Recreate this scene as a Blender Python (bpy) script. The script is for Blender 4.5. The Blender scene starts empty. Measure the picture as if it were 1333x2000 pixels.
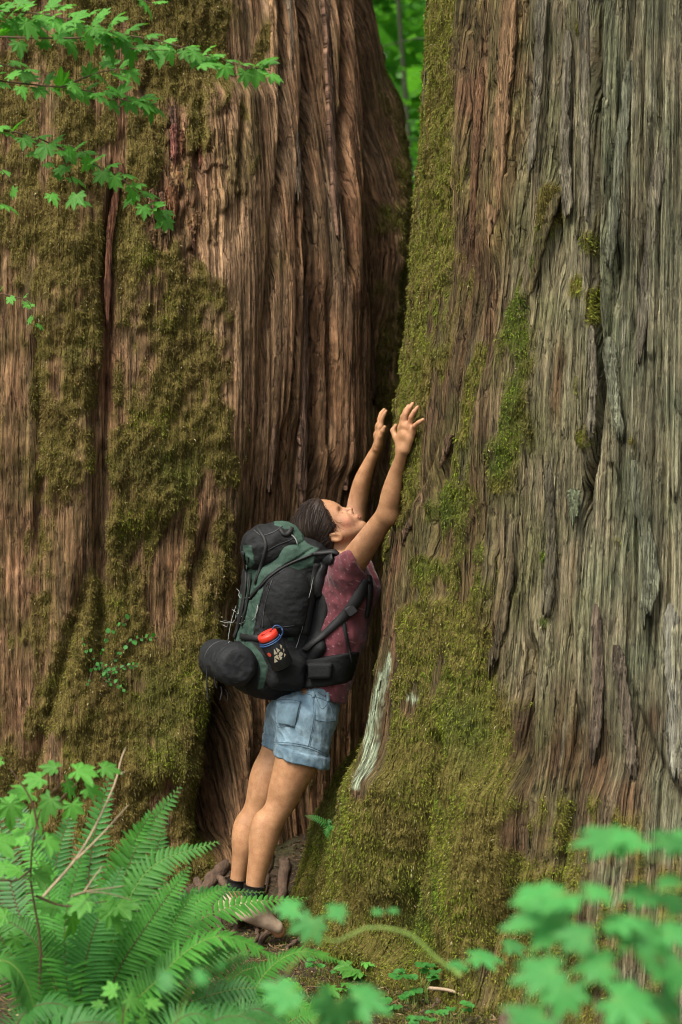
import bpy, math, random
import numpy as np
from mathutils import Vector, Matrix

# ------------------------------------------------------------------ camera, world, sun, exposure
SC = bpy.context.scene
COL = SC.collection
D0 = 7.0            # camera to the hiker, metres
K = 0.0018          # metres per photo pixel at the hiker
CAMZ = 1.5
cam_data = bpy.data.cameras.new('camera')
cam = bpy.data.objects.new('camera', cam_data); COL.objects.link(cam)
cam.location = (0, -D0, CAMZ); cam.rotation_euler = (math.radians(90), 0, 0)
cam_data.sensor_fit = 'VERTICAL'; cam_data.sensor_height = 36; cam_data.lens = 18 / (1000 * K / D0)
cam_data.clip_start = 0.05; cam_data.clip_end = 600
cam_data.dof.use_dof = True; cam_data.dof.focus_distance = 6.75; cam_data.dof.aperture_fstop = 2.7
SC.camera = cam
SC.render.resolution_x = 682; SC.render.resolution_y = 1024

world = bpy.data.worlds.new('World'); SC.world = world; world.use_nodes = True
wn = world.node_tree; wn.nodes.clear()
sky = wn.nodes.new('ShaderNodeTexSky'); sky.sky_type = 'NISHITA'; sky.sun_disc = False
SUN_EL, SUN_AZ = math.radians(54), math.radians(-143)   # azimuth measured from +Y, clockwise seen from above
sky.sun_elevation = SUN_EL; sky.sun_rotation = SUN_AZ % (2 * math.pi)
sky.dust_density = 6; sky.ozone_density = 0.3; sky.air_density = 1.0
hs = wn.nodes.new('ShaderNodeHueSaturation'); hs.inputs['Saturation'].default_value = 0.15   # hazy, near-white sky
bg = wn.nodes.new('ShaderNodeBackground'); bg.inputs['Strength'].default_value = 0.078
wo = wn.nodes.new('ShaderNodeOutputWorld')
wn.links.new(sky.outputs[0], hs.inputs['Color']); wn.links.new(hs.outputs[0], bg.inputs['Color']); wn.links.new(bg.outputs[0], wo.inputs[0])

sl = bpy.data.lights.new('sun', 'SUN'); sl.energy = 1.5; sl.angle = math.radians(16); sl.color = (1.0, 0.90, 0.76)
sun = bpy.data.objects.new('sun', sl); COL.objects.link(sun)
sd = Vector((math.sin(SUN_AZ) * math.cos(SUN_EL), math.cos(SUN_AZ) * math.cos(SUN_EL), math.sin(SUN_EL)))
sun.rotation_euler = sd.to_track_quat('Z', 'Y').to_euler()
sun.location = (-4, -6, 12)

vs = SC.view_settings
vs.view_transform = 'Standard'; vs.look = 'None'; vs.gamma = 1.0; vs.exposure = 1.48; vs.use_curve_mapping = False
SC.cycles.use_denoising = True; SC.cycles.filter_width = 1.05
SC.cycles.max_bounces = 6; SC.cycles.diffuse_bounces = 3; SC.cycles.glossy_bounces = 2
SC.cycles.transmission_bounces = 4; SC.cycles.transparent_max_bounces = 6

# ------------------------------------------------------------------ helpers
rng = np.random.default_rng(7)
random.seed(7)

def W(px, py, Y=0.0):
    s = K * (D0 + Y) / D0
    return Vector(((px - 666.5) * s, Y, CAMZ + (1000 - py) * s))

def to_px(P):
    d = D0 + P[..., 1]
    return 666.5 + P[..., 0] / (K * d / D0), 1000 - (P[..., 2] - CAMZ) / (K * d / D0)

_p = np.random.RandomState(3).permutation(256); PERM = np.concatenate([_p, _p, _p])
_g = np.random.RandomState(5).normal(size=(256, 3)); _g /= np.linalg.norm(_g, axis=1)[:, None]
def pn(x, y, z=0.0, seed=0):
    x, y, z = np.broadcast_arrays(np.asarray(x, float) + seed * 17.3, np.asarray(y, float) + seed * 5.7, np.asarray(z, float))
    xi, yi, zi = np.floor(x).astype(int), np.floor(y).astype(int), np.floor(z).astype(int)
    xf, yf, zf = x - xi, y - yi, z - zi
    u, v, w = [t * t * t * (t * (t * 6 - 15) + 10) for t in (xf, yf, zf)]
    def g(a, b, c):
        h = PERM[PERM[PERM[(xi + a) & 255] + ((yi + b) & 255)] + ((zi + c) & 255)]
        G = _g[h]
        return G[..., 0] * (xf - a) + G[..., 1] * (yf - b) + G[..., 2] * (zf - c)
    def L(t, a, b): return a + t * (b - a)
    return 1.6 * L(w, L(v, L(u, g(0,0,0), g(1,0,0)), L(u, g(0,1,0), g(1,1,0))), L(v, L(u, g(0,0,1), g(1,0,1)), L(u, g(0,1,1), g(1,1,1))))
def fbm(x, y, z=0.0, o=3, seed=0):
    r, a = 0, 1.0
    for i in range(o):
        r = r + a * pn(np.asarray(x) * 2**i, np.asarray(y) * 2**i, np.asarray(z) * 2**i, seed + i * 3); a *= .5
    return r
def hsh(a, b, c=0):
    return PERM[PERM[PERM[np.asarray(a).astype(int) & 255] + (np.asarray(b).astype(int) & 255)] + (c & 255)] / 255.0
def sst(a, b, x):
    t = np.clip((x - a) / (b - a), 0, 1); return t * t * (3 - 2 * t)

def mesh_np(name, V, F, mat=None, parent=None, smooth=True, attrs=None, uv=None, mats=None, midx=None):
    V = np.ascontiguousarray(V, dtype=np.float32); F = np.ascontiguousarray(F, dtype=np.int32)
    me = bpy.data.meshes.new(name); nf, k = F.shape
    me.vertices.add(len(V)); me.vertices.foreach_set('co', V.ravel())
    me.loops.add(nf * k); me.loops.foreach_set('vertex_index', F.ravel())
    me.polygons.add(nf); me.polygons.foreach_set('loop_start', np.arange(0, nf * k, k, dtype=np.int32))
    if smooth: me.polygons.foreach_set('use_smooth', np.ones(nf, dtype=bool))
    if mat: me.materials.append(mat)
    if mats:
        for m in mats: me.materials.append(m)
        me.polygons.foreach_set('material_index', np.asarray(midx, dtype=np.int32))
    me.update(calc_edges=True)
    if uv is not None:
        l = me.uv_layers.new(name='UVMap'); l.data.foreach_set('uv', np.ascontiguousarray(uv[F.ravel()], dtype=np.float32).ravel())
    for n, a in (attrs or {}).items():
        a = np.asarray(a, dtype=np.float32)
        if a.ndim == 2:
            at = me.attributes.new(n, 'FLOAT_COLOR', 'POINT')
            if a.shape[1] == 3: a = np.concatenate([a, np.ones((len(a), 1), np.float32)], 1)
            at.data.foreach_set('color', np.ascontiguousarray(a).ravel())
        else:
            me.attributes.new(n, 'FLOAT', 'POINT').data.foreach_set('value', a)
    o = bpy.data.objects.new(name, me); COL.objects.link(o)
    if parent: o.parent = parent
    return o

def obj_me(name, me, parent=None, loc=None, rot=None, scale=None):
    o = bpy.data.objects.new(name, me); COL.objects.link(o)
    if parent: o.parent = parent
    if loc is not None: o.location = loc
    if rot is not None: o.rotation_euler = rot
    if scale is not None: o.scale = (scale,) * 3 if not hasattr(scale, '__len__') else scale
    return o

def empty(name, label, cat, loc=(0, 0, 0), group=None):
    o = bpy.data.objects.new(name, None); COL.objects.link(o); o.location = loc
    o.empty_display_size = .1
    tag(o, label, cat, group); return o
def tag(o, label=None, cat=None, group=None, kind=None):
    if label: o['label'] = label
    if cat: o['category'] = cat
    if group: o['group'] = group
    if kind: o['kind'] = kind
    return o

# --- materials
class NT:
    def __init__(s, name):
        s.m = bpy.data.materials.new(name); s.m.use_nodes = True; s.t = s.m.node_tree; s.t.nodes.clear()
        s.out = s.n('OutputMaterial'); s.p = s.n('BsdfPrincipled'); s.l(s.p, 0, s.out, 0)
    def n(s, t, **kw):
        x = s.t.nodes.new('ShaderNode' + t)
        for k, v in kw.items(): setattr(x, k, v)
        return x
    def l(s, a, ao, b, bi): s.t.links.new(a.outputs[ao], b.inputs[bi])
    def noise(s, src, scale, detail=4, rough=.6, stretch=(1, 1, 1)):
        mp = s.n('Mapping'); mp.inputs['Scale'].default_value = stretch; s.l(src[0], src[1], mp, 0)
        nz = s.n('TexNoise'); nz.inputs['Scale'].default_value = scale; nz.inputs['Detail'].default_value = detail
        nz.inputs['Roughness'].default_value = rough; s.l(mp, 0, nz, 'Vector'); return nz
    def ramp(s, src, so, stops):
        r = s.n('ValToRGB'); e = r.color_ramp.elements
        while len(e) < len(stops): e.new(.5)
        for i, (p, c) in enumerate(stops):
            e[i].position = p; e[i].color = (*c, 1) if len(c) == 3 else c
        s.l(src, so, r, 0); return r
    def mix(s, a, b, f, mode='MULTIPLY'):
        m = s.n('Mix', data_type='RGBA', blend_type=mode)
        for i, v in ((6, a), (7, b)):
            if isinstance(v, tuple) and not hasattr(v[0], 'outputs'): m.inputs[i].default_value = (*v, 1)
            else: s.l(v[0], v[1], m, i)
        if isinstance(f, (int, float)): m.inputs[0].default_value = f
        else: s.l(f[0], f[1], m, 0)
        return m
    def bump(s, src, so, strength, dist, prev=None):
        b = s.n('Bump'); b.inputs['Strength'].default_value = strength; b.inputs['Distance'].default_value = dist
        s.l(src, so, b, 'Height')
        if prev: s.l(prev, 0, b, 'Normal')
        return b

def g3(v): return (v, v, v)

def simple_mat(name, col, rough=.8, var=.25, scale=60, bump=.3, bdist=.002, sheen=0, stretch=(1, 1, 1), metallic=0, spec=.5):
    t = NT(name); tc = t.n('TexCoord'); nz = t.noise((tc, 'Object'), scale, 4, .6, stretch)
    r = t.ramp(nz, 0, [(.3, g3(1 - var)), (.7, g3(1 + 0 * var))])
    m = t.mix(col, (r, 0), 1.0); t.l(m, 2, t.p, 'Base Color')
    t.p.inputs['Roughness'].default_value = rough; t.p.inputs['Metallic'].default_value = metallic
    t.p.inputs['Specular IOR Level'].default_value = spec
    t.p.inputs['Sheen Weight'].default_value = sheen
    b = t.bump(nz, 0, bump, bdist); t.l(b, 0, t.p, 'Normal'); return t.m

def bark_mat(name):
    t = NT(name); uv = t.n('UVMap'); at = t.n('Attribute', attribute_name='Col')
    ms = t.n('Attribute', attribute_name='moss')
    f1 = t.noise((uv, 0), 1.0, 5, .65, (190, 5, 1))      # fine vertical fibres
    f2 = t.noise((uv, 0), 1.0, 4, .6, (460, 45, 1))
    f3 = t.noise((uv, 0), 260.0, 3, .7)                    # moss / grit
    f0 = t.noise((uv, 0), 1.0, 3, .55, (52, 1.3, 1))
    r0 = t.ramp(f0, 0, [(.40, g3(1)), (.475, g3(.1)), (.50, g3(0)), (.525, g3(.1)), (.60, g3(1))])
    rc0 = t.ramp(r0, 0, [(0, g3(.45)), (.6, g3(1))])
    r1 = t.ramp(f1, 0, [(.22, g3(.42)), (.5, g3(.95)), (.78, g3(1.55))])
    r2 = t.ramp(f2, 0, [(.3, g3(.72)), (.7, g3(1.25))])
    r3 = t.ramp(f3, 0, [(.3, g3(.55)), (.7, g3(1.4))])
    f4 = t.noise((uv, 0), 1.0, 4, .7, (95, 16, 1)); r4 = t.ramp(f4, 0, [(.44, g3(0)), (.49, g3(.8)), (.56, g3(.55)), (.60, g3(1))])
    rc4 = t.ramp(f4, 0, [(.42, g3(.6)), (.50, g3(1)), (.62, g3(1.12))])
    mpv = t.n('Mapping'); mpv.inputs['Scale'].default_value = (42, 3.4, 1); t.l(uv, 0, mpv, 0)   # long flat plates with cracks between them
    wz = t.noise((uv, 0), 1.0, 3, .6, (60, 12, 1)); wa = t.n('VectorMath', operation='MULTIPLY_ADD'); t.l(wz, 'Color', wa, 0); wa.inputs[1].default_value = (.55, .55, 0); t.l(mpv, 0, wa, 2)
    vo = t.n('TexVoronoi', feature='DISTANCE_TO_EDGE'); vo.inputs['Scale'].default_value = 1.0; t.l(wa, 0, vo, 'Vector')
    vc = t.n('TexVoronoi', feature='F1'); vc.inputs['Scale'].default_value = 1.0; t.l(wa, 0, vc, 'Vector')
    rv = t.ramp(vo, 'Distance', [(0, g3(0)), (.05, g3(.75)), (.16, g3(1))]); rvc = t.ramp(rv, 0, [(0, g3(.5)), (.6, g3(1))]); rcc = t.ramp(vc, 'Color', [(0, g3(.74)), (1, g3(1.22))])
    a0 = t.mix((at, 0), (rcc, 0), .85); a1 = t.mix((a0, 2), (rvc, 0), .85)
    a = t.mix((a1, 2), (r1, 0), .85); b0 = t.mix((a, 2), (r2, 0), .9); b00 = t.mix((b0, 2), (rc4, 0), .8); b = t.mix((b00, 2), (rc0, 0), .8)
    c = t.mix((at, 0), (r3, 0), 1.0)
    d = t.mix((b, 2), (c, 2), (ms, 'Fac'), 'MIX'); t.l(d, 2, t.p, 'Base Color')
    t.p.inputs['Roughness'].default_value = .92; t.p.inputs['Specular IOR Level'].default_value = .25
    b0_ = t.bump(r0, 0, 1.0, .018); bv = t.bump(rv, 0, .9, .008, b0_); bvc = t.bump(rcc, 0, .5, .010, bv); b1 = t.bump(f1, 0, .8, .005, bvc); b4 = t.bump(r4, 0, .7, .004, b1); b2 = t.bump(f2, 0, .9, .003, b4); b3 = t.bump(f3, 0, .4, .003, b2)
    t.l(b3, 0, t.p, 'Normal'); return t.m

def moss_mat(name):
    t = NT(name); at = t.n('Attribute', attribute_name='Col')
    t.l(at, 0, t.p, 'Base Color'); t.p.inputs['Roughness'].default_value = .85; t.p.inputs['Specular IOR Level'].default_value = .2
    tr = t.n('BsdfTranslucent'); t.l(at, 0, tr, 'Color')
    mx = t.n('MixShader'); mx.inputs[0].default_value = .25
    t.l(t.p, 0, mx, 1); t.l(tr, 0, mx, 2); t.l(mx, 0, t.out, 0); return t.m

def leaf_mat(name, col, col2, rough=.45, trans=.45, tcol=None, scale=18):
    t = NT(name); tc = t.n('TexCoord'); oi = t.n('ObjectInfo')
    nz = t.noise((tc, 'Object'), scale, 3, .6)
    r = t.ramp(nz, 0, [(.3, col), (.7, col2)])
    rr = t.ramp(oi, 'Random', [(0, g3(.72)), (1, g3(1.3))])
    m_ = t.mix((r, 0), (rr, 0), 1.0); ve = t.n('Attribute', attribute_name='vein'); vp = t.n('Math', operation='POWER'); t.l(ve, 'Fac', vp, 0); vp.inputs[1].default_value = 3.0
    vm = t.n('Math', operation='MULTIPLY'); t.l(vp, 0, vm, 0); vm.inputs[1].default_value = .45
    m = t.mix((m_, 2), (.22, .42, .12), (vm, 0), 'MIX')
    t.l(m, 2, t.p, 'Base Color'); t.p.inputs['Roughness'].default_value = rough; t.p.inputs['Specular IOR Level'].default_value = .3
    tr = t.n('BsdfTranslucent'); m2 = t.mix((m, 2), tcol or (.9, 1.6, .35), 1.0); t.l(m2, 2, tr, 'Color')
    mx = t.n('MixShader'); mx.inputs[0].default_value = trans
    t.l(t.p, 0, mx, 1); t.l(tr, 0, mx, 2); t.l(mx, 0, t.out, 0); return t.m

M = {}
M['bark'] = bark_mat('cedar_bark'); M['moss'] = moss_mat('moss')

def tube(pts, radii, n=8, cap=True):
    """tube mesh along points -> V, F(quads)"""
    P = np.array([list(p) for p in pts], float); R = np.array(radii, float) * np.ones(len(P))
    T = np.gradient(P, axis=0); T /= np.linalg.norm(T, axis=1)[:, None] + 1e-12
    up = np.array([0, 0, 1.0]) if abs(T[0][2]) < .9 else np.array([1.0, 0, 0])
    A = np.cross(T[0], up); A /= np.linalg.norm(A); rings = []
    for i in range(len(P)):
        A = A - T[i] * np.dot(A, T[i]); A /= np.linalg.norm(A) + 1e-12; B = np.cross(T[i], A)
        th = np.linspace(0, 2 * np.pi, n, endpoint=False)
        rings.append(P[i] + R[i] * (np.cos(th)[:, None] * A + np.sin(th)[:, None] * B))
    V = np.concatenate(rings); F = []
    for i in range(len(P) - 1):
        for j in range(n):
            a, b = i * n + j, i * n + (j + 1) % n; F.append((a, b, b + n, a + n))
    if cap:
        for base in (0, (len(P) - 1) * n):
            for j in range(1, n - 2, 2):
                F.append((base, base + j, base + j + 1, base + min(j + 2, n - 1)))
    return V, np.array(F)
def spline(pts, m=24):
    """Catmull-Rom through points, any dimension"""
    P = np.array([list(p) for p in pts], float); P = np.vstack([2 * P[0] - P[1], P, 2 * P[-1] - P[-2]])
    n = len(P) - 3; out = []
    for u in np.linspace(0, n - 1e-6, m):
        i = int(u); t = u - i; a, b, c, d = P[i:i + 4]
        out.append(.5 * ((2 * b) + (c - a) * t + (2 * a - 5 * b + 4 * c - d) * t * t + (3 * b - a - 3 * c + d) * t**3))
    return np.array(out)
def merge(parts):
    Vs, Fs, o = [], [], 0
    for V, F in parts: Vs.append(V); Fs.append(F + o); o += len(V)
    return np.concatenate(Vs), np.concatenate(Fs)

# ------------------------------------------------------------------ terrain
def ground_z(x, y):
    x = np.asarray(x, float); y = np.asarray(y, float)
    z = .30 * sst(-.15, 1.3, y) * sst(.6, -.3, x) + .03 * fbm(x * 1.1, y * 1.1, 0, 3, 4)
    z = z + .10 * sst(-1.2, -3.0, y) * sst(0, -.8, x) + .012 * fbm(x * 9, y * 9, 0, 2, 8)
    z = z + .5 * sst(5, 30, y) * fbm(x * .08, y * .08, 0, 2, 5) + .25 * sst(2.5, 9, y)
    return z - .02

def build_ground():
    ax = np.concatenate([np.linspace(-150, -6, 30), np.linspace(-5.6, -2.1, 12), np.linspace(-2, 2.2, 260), np.linspace(2.4, 6, 12), np.linspace(6.5, 150, 30)])
    ay = np.concatenate([np.linspace(-60, -7.5, 12), np.linspace(-7, -2.6, 24), np.linspace(-2.5, 2.2, 280), np.linspace(2.4, 8, 30), np.linspace(9, 200, 40)])
    X, Y = np.meshgrid(ax, ay, indexing='ij')
    Z = ground_z(X, Y) + .006 * pn(X * 30, Y * 30, 0, 3)
    V = np.stack([X, Y, Z], -1).reshape(-1, 3); nx, ny = X.shape
    i, j = np.meshgrid(np.arange(nx - 1), np.arange(ny - 1), indexing='ij'); a = (i * ny + j).ravel()
    F = np.stack([a, a + ny, a + ny + 1, a + 1], 1)
    t = NT('forest_soil'); tc = t.n('TexCoord')
    n1 = t.noise((tc, 'Object'), 3, 4); n2 = t.noise((tc, 'Object'), 60, 5, .7)
    c = t.ramp(n2, 0, [(.25, (.018, .011, .006)), (.5, (.055, .033, .018)), (.75, (.12, .075, .04))])
    mo = t.ramp(n1, 0, [(.45, (0, 0, 0)), (.62, (1, 1, 1))])
    m = t.mix((c, 0), (.05, .06, .012), (mo, 0), 'MIX'); m2 = t.mix((m, 2), (c, 0), .35, 'MIX')
    t.l(m2, 2, t.p, 'Base Color'); t.p.inputs['Roughness'].default_value = .95
    b = t.bump(n2, 0, 1.0, .02); t.l(b, 0, t.p, 'Normal')
    o = mesh_np('forest_floor', V, F, t.m); tag(o, kind='structure')
build_ground()

# ------------------------------------------------------------------ the two giant cedars
def pathval(px, py, path, w, amp=1.0):
    """soft strip along a path given as (px,py) points, running mostly down the photo"""
    p = np.array(path, float); c = np.interp(py, p[:, 1], p[:, 0])
    ww = np.interp(py, p[:, 1], p[:, 2]) if p.shape[1] > 2 else w
    e = np.maximum(0, np.maximum(p[0, 1] - py, py - p[-1, 1])) / 40.0
    return amp * np.exp(-((px - c) / ww) ** 2 - e * e)
def blob(px, py, cx, cy, rx, ry, amp=1.0):
    return amp * np.exp(-((px - cx) / rx) ** 2 - ((py - cy) / ry) ** 2)
def lerp3(a, b, t): return a + (b - a) * t[:, None]

class Tree:
    def __init__(s, cx, cy, edge, side, seed):
        s.c = (cx, cy); s.side = side; s.seed = seed; s.edge = edge
        zz, rr = [], []
        for px, py in edge:
            a = (px - 666.5) * K / D0
            r = (cx * math.cos(a) - (D0 + cy) * math.sin(a)) * (1 if side == 'L' else -1)
            d = D0 + cy + 0.0
            zz.append(CAMZ + (1000 - py) * K * d / D0); rr.append(abs(r))
        o = np.argsort(zz); s.zz = np.array(zz)[o]; s.rr = np.array(rr)[o]
    def R(s, z):
        z = np.asarray(z, float)
        r = np.interp(z, s.zz, s.rr)
        top = s.zz[-1]; r = r - .035 * np.maximum(0, z - top); bot = s.zz[0]
        return r + .45 * np.maximum(0, bot - z)
    def lobes(s, th, z): return 0.0
    def nominal(s, th, z):
        r = s.R(z) * (1 + s.lobes(th, z))
        return np.stack([s.c[0] + r * np.cos(th), s.c[1] + r * np.sin(th), z + 0 * th], -1)
    def hit(s, px, py):
        """where the ray through a photo pixel meets the smooth trunk -> point, outward normal"""
        d = Vector(((px - 666.5) * K / D0, 1.0, (1000 - py) * K / D0)); t = D0 - 2.2; o = Vector((0, -D0, CAMZ))
        for _ in range(900):
            P = o + d * t; th = math.atan2(P.y - s.c[1], P.x - s.c[0])
            if math.hypot(P.x - s.c[0], P.y - s.c[1]) < float(s.R(P.z) * (1 + s.lobes(th, P.z))): break
            t += .005
        else:
            return None, None
        e = .03
        A = s.nominal(np.array([th - e, th + e, th, th]), np.array([P.z, P.z, P.z - e, P.z + e]))
        n = Vector(A[1] - A[0]).cross(Vector(A[3] - A[2])).normalized()
        if n.dot(P - Vector((*s.c, P.z))) < 0: n = -n
        return P, n
    def calibrate(s, edge, off):
        """scale the radius table until the outline falls where the photo has it"""
        th = np.linspace(0, 2 * np.pi, 721)
        for _ in range(6):
            for i, z in enumerate(s.zz):
                A = s.nominal(th, np.full(721, z)); A = A + np.stack([np.cos(th), np.sin(th), 0 * th], 1) * off
                px, py = to_px(A); j = np.argmin(px) if s.side == 'R' else np.argmax(px)
                want = np.interp(py[j], edge[:, 1], edge[:, 0]); dx = (px[j] - want) * K * (D0 + A[j, 1]) / D0
                s.rr[i] += dx if s.side == 'R' else -dx

def build_trunk(T, name, label, theta, zs, disp, colour, mossf, sprigs, parent):
    TH, Z = np.meshgrid(theta, zs, indexing='ij'); shp = TH.shape; th = TH.ravel(); z = Z.ravel()
    N = T.nominal(th, z); px, py = to_px(N)
    s = th * 1.3
    moss = np.clip(mossf(px, py, s, z), 0, 1)
    d = disp(px, py, s, z, moss)
    cush = moss * (.002 + .020 * np.clip(fbm(s * 11, z * 7, 0, 3, 21) + .15, 0, 1.2) + .012 * pn(s * 34, z * 26, 0, 22) + .006 * pn(s * 90, z * 80, 0, 23))
    d = d + cush
    dirn = np.stack([np.cos(th), np.sin(th), 0 * th], -1)
    P = N + dirn * d[:, None]
    C = colour(px, py, s, z, moss, d)
    i, j = np.meshgrid(np.arange(shp[0] - 1), np.arange(shp[1] - 1), indexing='ij'); a = (i * shp[1] + j).ravel()
    F = np.stack([a, a + shp[1], a + shp[1] + 1, a + 1], 1)
    # close the ring
    j = np.arange(shp[1] - 1); a = (shp[0] - 1) * shp[1] + j
    F = np.vstack([F, np.stack([a, j, j + 1, a + 1], 1)])
    o = mesh_np('trunk', P, F, M['bark'], parent, attrs={'Col': C, 'moss': moss}, uv=np.stack([s, z], -1))
    # moss sprigs
    G = P.reshape(*shp, 3)
    du = G[1:, :-1] - G[:-1, :-1]; dv = G[:-1, 1:] - G[:-1, :-1]
    nrm = np.cross(du, dv); ar = np.linalg.norm(nrm, axis=-1); nrm /= ar[..., None] + 1e-12
    mm = moss.reshape(shp)[:-1, :-1]; pxx = px.reshape(shp)[:-1, :-1]; pyy = py.reshape(shp)[:-1, :-1]
    vis = ((pxx > -60) & (pxx < 1400) & (pyy > -60) & (pyy < 2060) & (G[:-1, :-1, 1] < T.c[1] + .35)).astype(float)
    wgt = (ar * np.clip(mm - .18, 0, 1) ** .8 * (vis + .04)).ravel(); wgt /= wgt.sum()
    cum = np.cumsum(wgt); pick = np.searchsorted(cum, rng.random(sprigs)); pick = np.minimum(pick, len(wgt) - 1)
    base = G[:-1, :-1].reshape(-1, 3)[pick] + du.reshape(-1, 3)[pick] * rng.random((sprigs, 1)) + dv.reshape(-1, 3)[pick] * rng.random((sprigs, 1))
    nn = nrm.reshape(-1, 3)[pick]; flip = np.sum(nn * (base - np.array([*T.c, 0]) * np.array([1, 1, 0]))[:, :3] * np.array([1, 1, 0]), 1) < 0
    nn[flip] *= -1
    mp = mm.ravel()[pick]; bs = s.reshape(shp)[:-1, :-1].ravel()[pick]; bz = base[:, 2]
    L = (.004 + .010 * rng.random(sprigs) ** 2.5) * (.5 + .7 * mp); wd = .0008 + .0011 * rng.random(sprigs)
    rd = rng.normal(size=(sprigs, 3)); dr = nn * (.75 + .3 * rng.random((sprigs, 1))) + rd * .55 + np.array([0, 0, -.35])
    dr /= np.linalg.norm(dr, axis=1)[:, None]; sd_ = np.cross(dr, rng.normal(size=(sprigs, 3))); sd_ /= np.linalg.norm(sd_, axis=1)[:, None]
    tip = base + dr * L[:, None] + np.array([0, 0, -1]) * (L * .35)[:, None]; mid = base + dr * (L * .55)[:, None]
    V = np.stack([base - nn * .002, mid + sd_ * wd[:, None], tip, mid - sd_ * wd[:, None]], 1).reshape(-1, 3)
    q = np.arange(sprigs) * 4; Fm = np.stack([q, q + 1, q + 2, q + 3], 1)
    cl = fbm(bs * 5, bz * 4, 0, 2, 31); c2 = pn(bs * 22, bz * 16, 0, 33) + .6 * pn(bs * 60, bz * 50, 0, 34)
    pxp, pyp = to_px(base); grn = T.green(pxp, pyp)
    olive = np.array(T.olive); green = np.array([.095, .19, .014]); yel = np.array([.27, .22, .06]); dk = np.array([.05, .055, .012])
    cc = lerp3(olive, green, np.clip(grn + .5 * cl, 0, 1)); cc = lerp3(cc, yel, np.clip(.35 * c2 + .25 * (rng.random(sprigs) > .8), 0, 1))
    cc = lerp3(cc, dk, np.clip(-c2 * .5 - cl * .3, 0, .8))
    c3 = fbm(bs * 7, bz * 5, 0, 3, 36); cc = lerp3(cc, np.array([.15, .090, .035]), np.clip(1.6 * c3 - .1, 0, .5)); cc = lerp3(cc, np.array([.20, .25, .02]), np.clip(-1.5 * c3 - .45 + .5 * grn, 0, .7))
    cc = cc * (.45 + 1.1 * rng.random((sprigs, 1)) ** 1.3)
    st_ = rng.random(sprigs) < .02; cc[st_] = np.array([.42, .36, .20]) * (.6 + .6 * rng.random((st_.sum(), 1)))
    C4 = np.repeat(cc, 4, 0)
    mo = mesh_np('moss', V, Fm, M['moss'], parent, smooth=False, attrs={'Col': C4}); tag(mo, kind='stuff')
    return o

# common fibrous-bark relief (s = metres round the trunk, z = metres up)
def fibre(s, z, seed, fiss=1.0, plate=1.0, wp=1.0):
    sw = s + .030 * wp * pn(s * 1.3, z * .4, 0, seed) + .007 * wp * pn(s * 6, z * .9, 0, seed + 1) + .0015 * pn(s * 25, z * 4, 0, seed + 2)
    n1 = pn(sw * 13, z * .25, 0, seed + 3); n2 = pn(sw * 30, z * .4, 0, seed + 4); n3 = pn(sw * 75, z * .9, 0, seed + 5)
    m1 = sst(-.3, .4, pn(s * 3, z * 1.2, 0, seed + 9))
    d = .010 * n1 + .006 * n2 + .0035 * n3
    d = d - fiss * (.034 * m1 * np.exp(-(n1 / .13) ** 2) + .020 * np.exp(-(n2 / .17) ** 2) * sst(-.2, .3, pn(s * 4, z * 2, 0, seed + 10)) + .006 * np.exp(-(n3 / .25) ** 2))
    # strips of bark lying at different heights
    a = sw * 22; ca = np.floor(a); off = hsh(ca, ca * 0 + 7, seed); b = z * (1.3 + off) + off * 9 + .15 * pn(s * 40, z * 3, 0, seed + 6); cb = np.floor(b)
    h = hsh(ca, cb, seed + 11); fa = a - ca; fb = b - cb
    edge = np.minimum(sst(0, .10, fa), sst(1, .90, fa)) * sst(0, .03, fb)
    d = d + plate * ((h - .5) * .018 * edge - .004 * (1 - edge))
    d = d + .0016 * pn(sw * 150, z * 9, 0, seed + 7) + .0012 * pn(s * 160, z * 60, 0, seed + 8)
    return d, n1, n2, h

# ---- right cedar
RT = Tree(1.35, .20, [(832, -300), (830, 0), (812, 200), (800, 330), (790, 500), (784, 600), (762, 800), (744, 1000), (716, 1200), (690, 1400), (655, 1500), (625, 1560), (590, 1640), (562, 1740), (530, 1830), (480, 1930)], 'R', 1)
def lob_r(th, z):
    e = sst(math.pi + .05, math.pi + .5, np.asarray(th) % (2 * math.pi))
    fl = sst(.9, -.1, z)
    t = np.asarray(th) % (2 * math.pi)
    return e * fl * (.03 + .06 * np.sin(t * 7.0 + .9)) + .012 * e * np.sin(t * 5 + 1) + .10 * np.exp(-((t - math.pi - .50) / .30) ** 2) * sst(.1, .9, z) - .155 * np.exp(-((t - math.pi - .62) / .42) ** 2) * sst(.75, .05, z)
RT.lobes = lob_r; RT.olive = (.160, .185, .022)
RT.calibrate(np.array(RT.edge, float), .036)
RT.green = lambda px, py: (blob(px, py, 860, 990, 50, 70, .9) + blob(px, py, 820, 1110, 50, 30, .8) + pathval(px, py, [(1050, 480), (1010, 620), (990, 820), (970, 900)], 45, .9)
    + blob(px, py, 900, 1420, 80, 90, .7) + blob(px, py, 820, 1790, 70, 90, 1.0) + blob(px, py, 925, 1060, 40, 90, .7) + blob(px, py, 870, 640, 40, 60, .5)
    + blob(px, py, 620, 1600, 60, 120, .5) + blob(px, py, 1130, 500, 40, 60, .5) + blob(px, py, 1070, 1090, 30, 30, 1.2) + blob(px, py, 1060, 1215, 25, 30, 1.2) - .15)
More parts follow.
